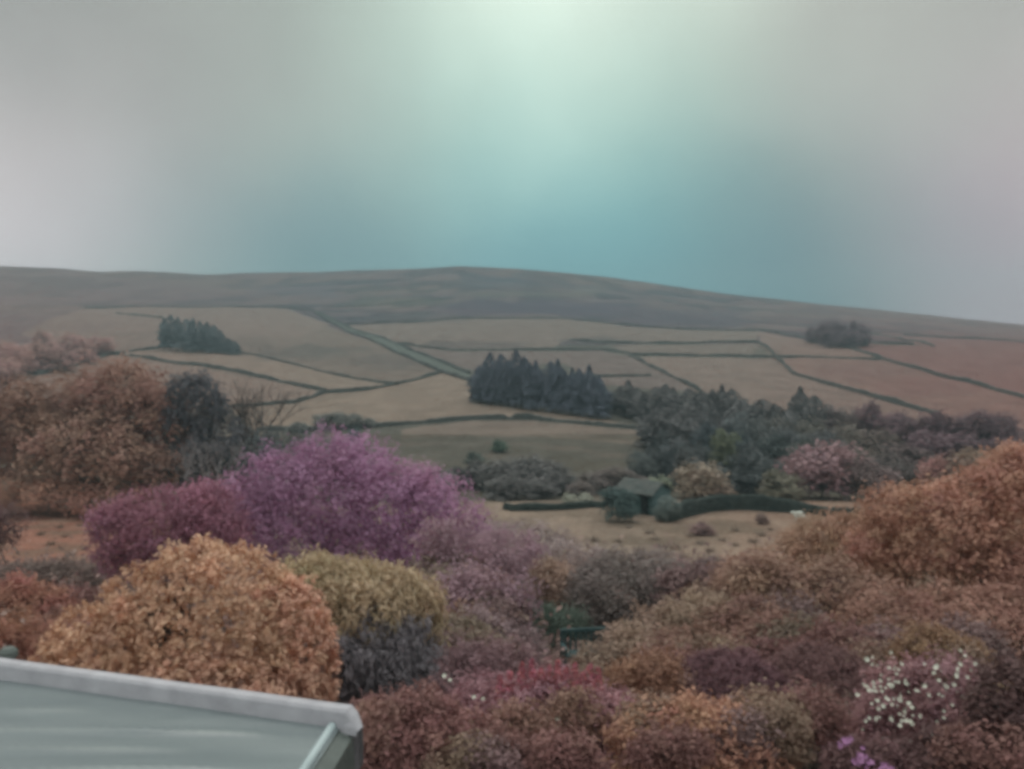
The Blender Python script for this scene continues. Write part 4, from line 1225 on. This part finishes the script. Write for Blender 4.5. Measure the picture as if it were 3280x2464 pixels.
# ------------------------------------------------------------------ teal garden bench
M_BENCH = noise_mat("teal_paint", (0.028, 0.062, 0.064), (0.05, 0.098, 0.10), 6, 0.6, 0.2)
g = at(588, 660, 22.5); g.z = float(height(g.x, g.y))
bn = empty("garden_bench", g); bn.rotation_euler[2] = R(8)
lift = max(0.0, (HROW - 668) / F * 22.5 - g.z)
for i in range(4): box("slat", (-.62, .62, -.25 + i * .12, -.15 + i * .12, .42, .45), M_BENCH, bn)
for s in (-1, 1):
    for yy in (-.24, .24): box("leg", (s * .66 - .035, s * .66 + .035, yy - .035, yy + .035, -.3, .62 if yy < 0 else 1.0), M_BENCH, bn)
    box("armrest", (s * .66 - .055, s * .66 + .055, -.32, .205, .622, .66), M_BENCH, bn, .008)
box("top_rail", (-.625, .625, .21, .27, .92, 1.0), M_BENCH, bn)
for i in range(9): box("back_slat", (-.56 + i * .14 - .03, -.56 + i * .14 + .03, .225, .255, .46, .918), M_BENCH, bn)
tag(bn, "dark teal garden bench in front of the dark green yew", "bench")

# ------------------------------------------------------------------ flat roof below the window
ZR = -1.70                      # roof sheet, metres below the lens


def on(px, row, z): y = -z * F / (row - HROW); return ((px - CX) / F * y, y)


m, t, out = new_mat("glossy_roof_sheet")
tcr = t.nodes.new("ShaderNodeTexCoord")
nz = t.nodes.new("ShaderNodeTexNoise"); nz.inputs["Scale"].default_value = 3.0; nz.inputs["Detail"].default_value = 6
mpr = t.nodes.new("ShaderNodeMapping"); mpr.inputs["Scale"].default_value = (0.35, 2.2, 1)
t.links.new(tcr.outputs["Object"], mpr.inputs[0]); t.links.new(mpr.outputs[0], nz.inputs["Vector"])
rr_ = t.nodes.new("ShaderNodeValToRGB")
rr_.color_ramp.elements[0].position = .3; rr_.color_ramp.elements[1].position = .7
rr_.color_ramp.elements[0].color = (.125, .155, .16, 1); rr_.color_ramp.elements[1].color = (.19, .22, .22, 1)
t.links.new(nz.outputs["Fac"], rr_.inputs[0])
pr = t.nodes.new("ShaderNodeBsdfPrincipled"); pr.inputs["Roughness"].default_value = .28
pr.inputs["Specular IOR Level"].default_value = .6
rgh = t.nodes.new("ShaderNodeMapRange"); rgh.inputs[3].default_value = .18; rgh.inputs[4].default_value = .42
t.links.new(nz.outputs["Fac"], rgh.inputs[0]); t.links.new(rgh.outputs[0], pr.inputs["Roughness"])
la = t.nodes.new("ShaderNodeAttribute"); la.attribute_name = "sky_streak"
mxr = t.nodes.new("ShaderNodeMix"); mxr.data_type = 'RGBA'; mxr.inputs[7].default_value = (.36, .39, .36, 1)  # streaks of reflected sky painted into the base colour
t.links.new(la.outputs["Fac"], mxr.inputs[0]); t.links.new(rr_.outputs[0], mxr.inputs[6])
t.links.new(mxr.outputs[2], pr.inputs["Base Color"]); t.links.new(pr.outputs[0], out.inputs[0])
M_ROOF = m
M_CAP = noise_mat("weathered_white_capping", (.36, .35, .37), (.50, .49, .51), 7, .6, .15)
M_TRIM = noise_mat("grey_metal_trim", (.34, .42, .42), (.46, .54, .54), 4, .2, .05, spec=.9)
M_FAS = noise_mat("dark_fascia", (.085, .10, .09), (.13, .15, .135), 5, .5, .1)
M_BRICK = noise_mat("render_wall", (.22, .2, .19), (.3, .28, .27), 6)

A0 = np.array(on(0, 679, ZR)); A1 = np.array(on(340, 728, ZR))             # foot of the capping
ev = unit(A1 - A0); nv = np.array([-ev[1], ev[0]])                         # along the far edge / outwards
AL = A0 - ev * 1.6
B1 = np.array(on(332, 728, ZR)); B0 = np.array(on(305.5, 769, ZR)); bv = unit(B0 - B1)
BN = B1 + bv * 3.2                                                           # runs back to the house
house = empty("flat_roof_extension", (float(AL[0]), float(AL[1]) - .5, float(height(AL[0], AL[1]))))
ho = np.array(house.location)


def loc(o): o.location = tuple(-ho); return o


# roof sheet with shallow welted ridges running across it
nx_, ny_ = 60, 420
uu, vv = np.meshgrid(np.linspace(0, 1, nx_), np.linspace(0, 1, ny_))
far_l, far_r, near_l, near_r = AL, A1, AL + bv * 3.2 + np.array([-.3, 0]), BN
Pxy = (far_l * (1 - uu[..., None]) + far_r * uu[..., None]) * (1 - vv[..., None]) + (near_l * (1 - uu[..., None]) + near_r * uu[..., None]) * vv[..., None]
zz = np.full(uu.shape, ZR)
yl = Pxy[..., 1]
mask = np.zeros(uu.shape)  # where the pale sky-reflection streaks are painted, along the ridges
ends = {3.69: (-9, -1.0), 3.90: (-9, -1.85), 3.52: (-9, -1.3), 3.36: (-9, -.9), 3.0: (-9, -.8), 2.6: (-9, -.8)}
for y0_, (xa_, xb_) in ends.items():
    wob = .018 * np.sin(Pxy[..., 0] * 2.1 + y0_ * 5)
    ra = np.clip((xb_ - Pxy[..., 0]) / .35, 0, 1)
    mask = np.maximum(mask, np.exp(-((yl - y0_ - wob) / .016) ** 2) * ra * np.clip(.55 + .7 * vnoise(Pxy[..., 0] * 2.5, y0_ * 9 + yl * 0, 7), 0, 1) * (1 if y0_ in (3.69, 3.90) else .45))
    zz = zz + .02 * np.exp(-((yl - y0_ - wob) / .026) ** 2) * ra * (.6 + .4 * vnoise(Pxy[..., 0] * 3, y0_ * 7 + 0 * yl, 3))
zz = zz + .004 * fbm(Pxy[..., 0] * 2, Pxy[..., 1] * 2, 101, 3)
idx = np.arange(nx_ * ny_).reshape(ny_, nx_)
qd = np.stack([idx[:-1, :-1], idx[1:, :-1], idx[1:, 1:], idx[:-1, 1:]], -1).reshape(-1, 4)
me = np_mesh("roof_sheet", np.concatenate([Pxy, zz[..., None]], -1).reshape(-1, 3), qd, True)
me.attributes.new("sky_streak", 'FLOAT', 'POINT').data.foreach_set("value", mask.astype(np.float32).ravel())
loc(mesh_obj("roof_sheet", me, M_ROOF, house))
# white capping: an upstand with a mitred, weathered end
CT = np.array(on(362, 727, ZR + .02))


def sect(p, tilt=0.0):
    """cross-section of the capping at p (2D) -> 6 points; profile leans away from the house"""
    pr_ = [(-.012, -.02), (-.004, .012), (.008, .064), (.02, .076), (.075, .074), (.085, -.22)]
    return [(p[0] + nv[0] * a, p[1] + nv[1] * a, ZR + b) for a, b in pr_]


st = []
for q in np.linspace(0, 1, 40):
    p = AL + (A1 + ev * .02 - AL) * q
    s_ = np.array(sect(p)); s_[:, 2] += .003 * vnoise(q * 30, 1.5, 3); st.append(s_)
tipv = [np.array(sect(A1 + ev * .05)), np.array(sect(A1 + ev * .085))]
tipv[0][2:5, 2] -= .03; tipv[1][2:5, 2] -= .075; tipv[1][1:, :] = tipv[1][1:, :] * .75 + tipv[1][:1, :] * .25
st += tipv
V = np.stack(st, 0); n_, k_ = V.shape[:2]
idx = np.arange(n_ * k_).reshape(n_, k_)
qd = np.stack([idx[:-1, :-1], idx[1:, :-1], idx[1:, 1:], idx[:-1, 1:]], -1).reshape(-1, 4)
me = np_mesh("capping", V.reshape(-1, 3), qd, False)
bm = bmesh.new(); bm.from_mesh(me); bmesh.ops.holes_fill(bm, edges=[e for e in bm.edges if e.is_boundary], sides=6); bmesh.ops.recalc_face_normals(bm, faces=bm.faces[:]); bm.to_mesh(me); bm.free()
loc(mesh_obj("capping", me, M_CAP, house))
# rolled metal edge trim down the side, then the dark gutter beyond it
q = np.linspace(0, 1, 12)
pts = [(B1[0] + bv[0] * 3.2 * a, B1[1] + bv[1] * 3.2 * a, ZR + .006) for a in q]
v, f = tube(pts, [.02] * 12, 14)
loc(mesh_obj("edge_trim", np_mesh("edge_trim", v, f, True), M_TRIM, house))
sv_ = np.array([-bv[1], bv[0]]);  sv_ = sv_ if sv_[0] > 0 else -sv_
v, f = [], []
prof = [(.0, .0), (.035, -.012), (.085, -.03), (.095, -.30), (.06, -.32)]
for a in q:
    for (s_, z_) in prof: v.append((B1[0] + bv[0] * 3.2 * a + sv_[0] * (s_ + .01), B1[1] + bv[1] * 3.2 * a + sv_[1] * (s_ + .01), ZR + z_))
idx = np.arange(12 * 5).reshape(12, 5)
qd = np.stack([idx[:-1, :-1], idx[:-1, 1:], idx[1:, 1:], idx[1:, :-1]], -1).reshape(-1, 4)
loc(mesh_obj("side_fascia", np_mesh("side_fascia", np.array(v), qd, False), M_FAS, house))
c0, c1, c2, c3 = AL + nv * .05, A1 + nv * .05 + ev * .02, BN + sv_ * .06, near_l
loc(prism("wall", [tuple(c0), tuple(c1), tuple(c2), tuple(c3)], -7.2, ZR - .12, M_BRICK, house))
# small cowl behind the capping
cv = np.array(on(8, 662, ZR + .1)); ca = at(8, 656, float(np.linalg.norm([0, cv[1] + .25])))
bm = bmesh.new()
pr_ = [(.0, .048), (.030, .044), (.046, .026), (.05, 0.0), (.034, -.01), (.034, -.55)]
rings = []
for (r_, z_) in pr_:
    rings.append([bm.verts.new((ca.x + r_ * math.cos(a), ca.y + r_ * math.sin(a), ca.z + z_)) for a in np.linspace(0, 2 * math.pi, 14, endpoint=False)] if r_ > 0 else [bm.verts.new((ca.x, ca.y, ca.z + z_))])
for i in range(1, len(rings) - 1):
    for j in range(14): bm.faces.new((rings[i][j], rings[i][(j + 1) % 14], rings[i + 1][(j + 1) % 14], rings[i + 1][j]))
for j in range(14): bm.faces.new((rings[0][0], rings[1][(j + 1) % 14], rings[1][j]))
bmesh.ops.recalc_face_normals(bm, faces=bm.faces[:])
me = bpy.data.meshes.new("vent_cowl"); bm.to_mesh(me); bm.free()
loc(mesh_obj("vent_cowl", me, M_FAS, house))
tag(house, "flat-roofed extension with glossy grey roof sheet and weathered white capping", "building")

# ------------------------------------------------------------------ damp air
bm = bmesh.new(); box_bm(bm, -2900, 2900, -95, 1460, -24, 118)
bmesh.ops.recalc_face_normals(bm, faces=bm.faces[:])
me = bpy.data.meshes.new("haze"); bm.to_mesh(me); bm.free()
m, t, out = new_mat("damp_air")
pv = t.nodes.new("ShaderNodeVolumePrincipled")
pv.inputs["Color"].default_value = (.62, .86, .90, 1)
pv.inputs["Density"].default_value = HAZE
t.links.new(pv.outputs[0], out.inputs["Volume"])
hz = mesh_obj("haze", me, m)
tag(hz, "thin pale haze over the valley", "haze", kind="stuff")
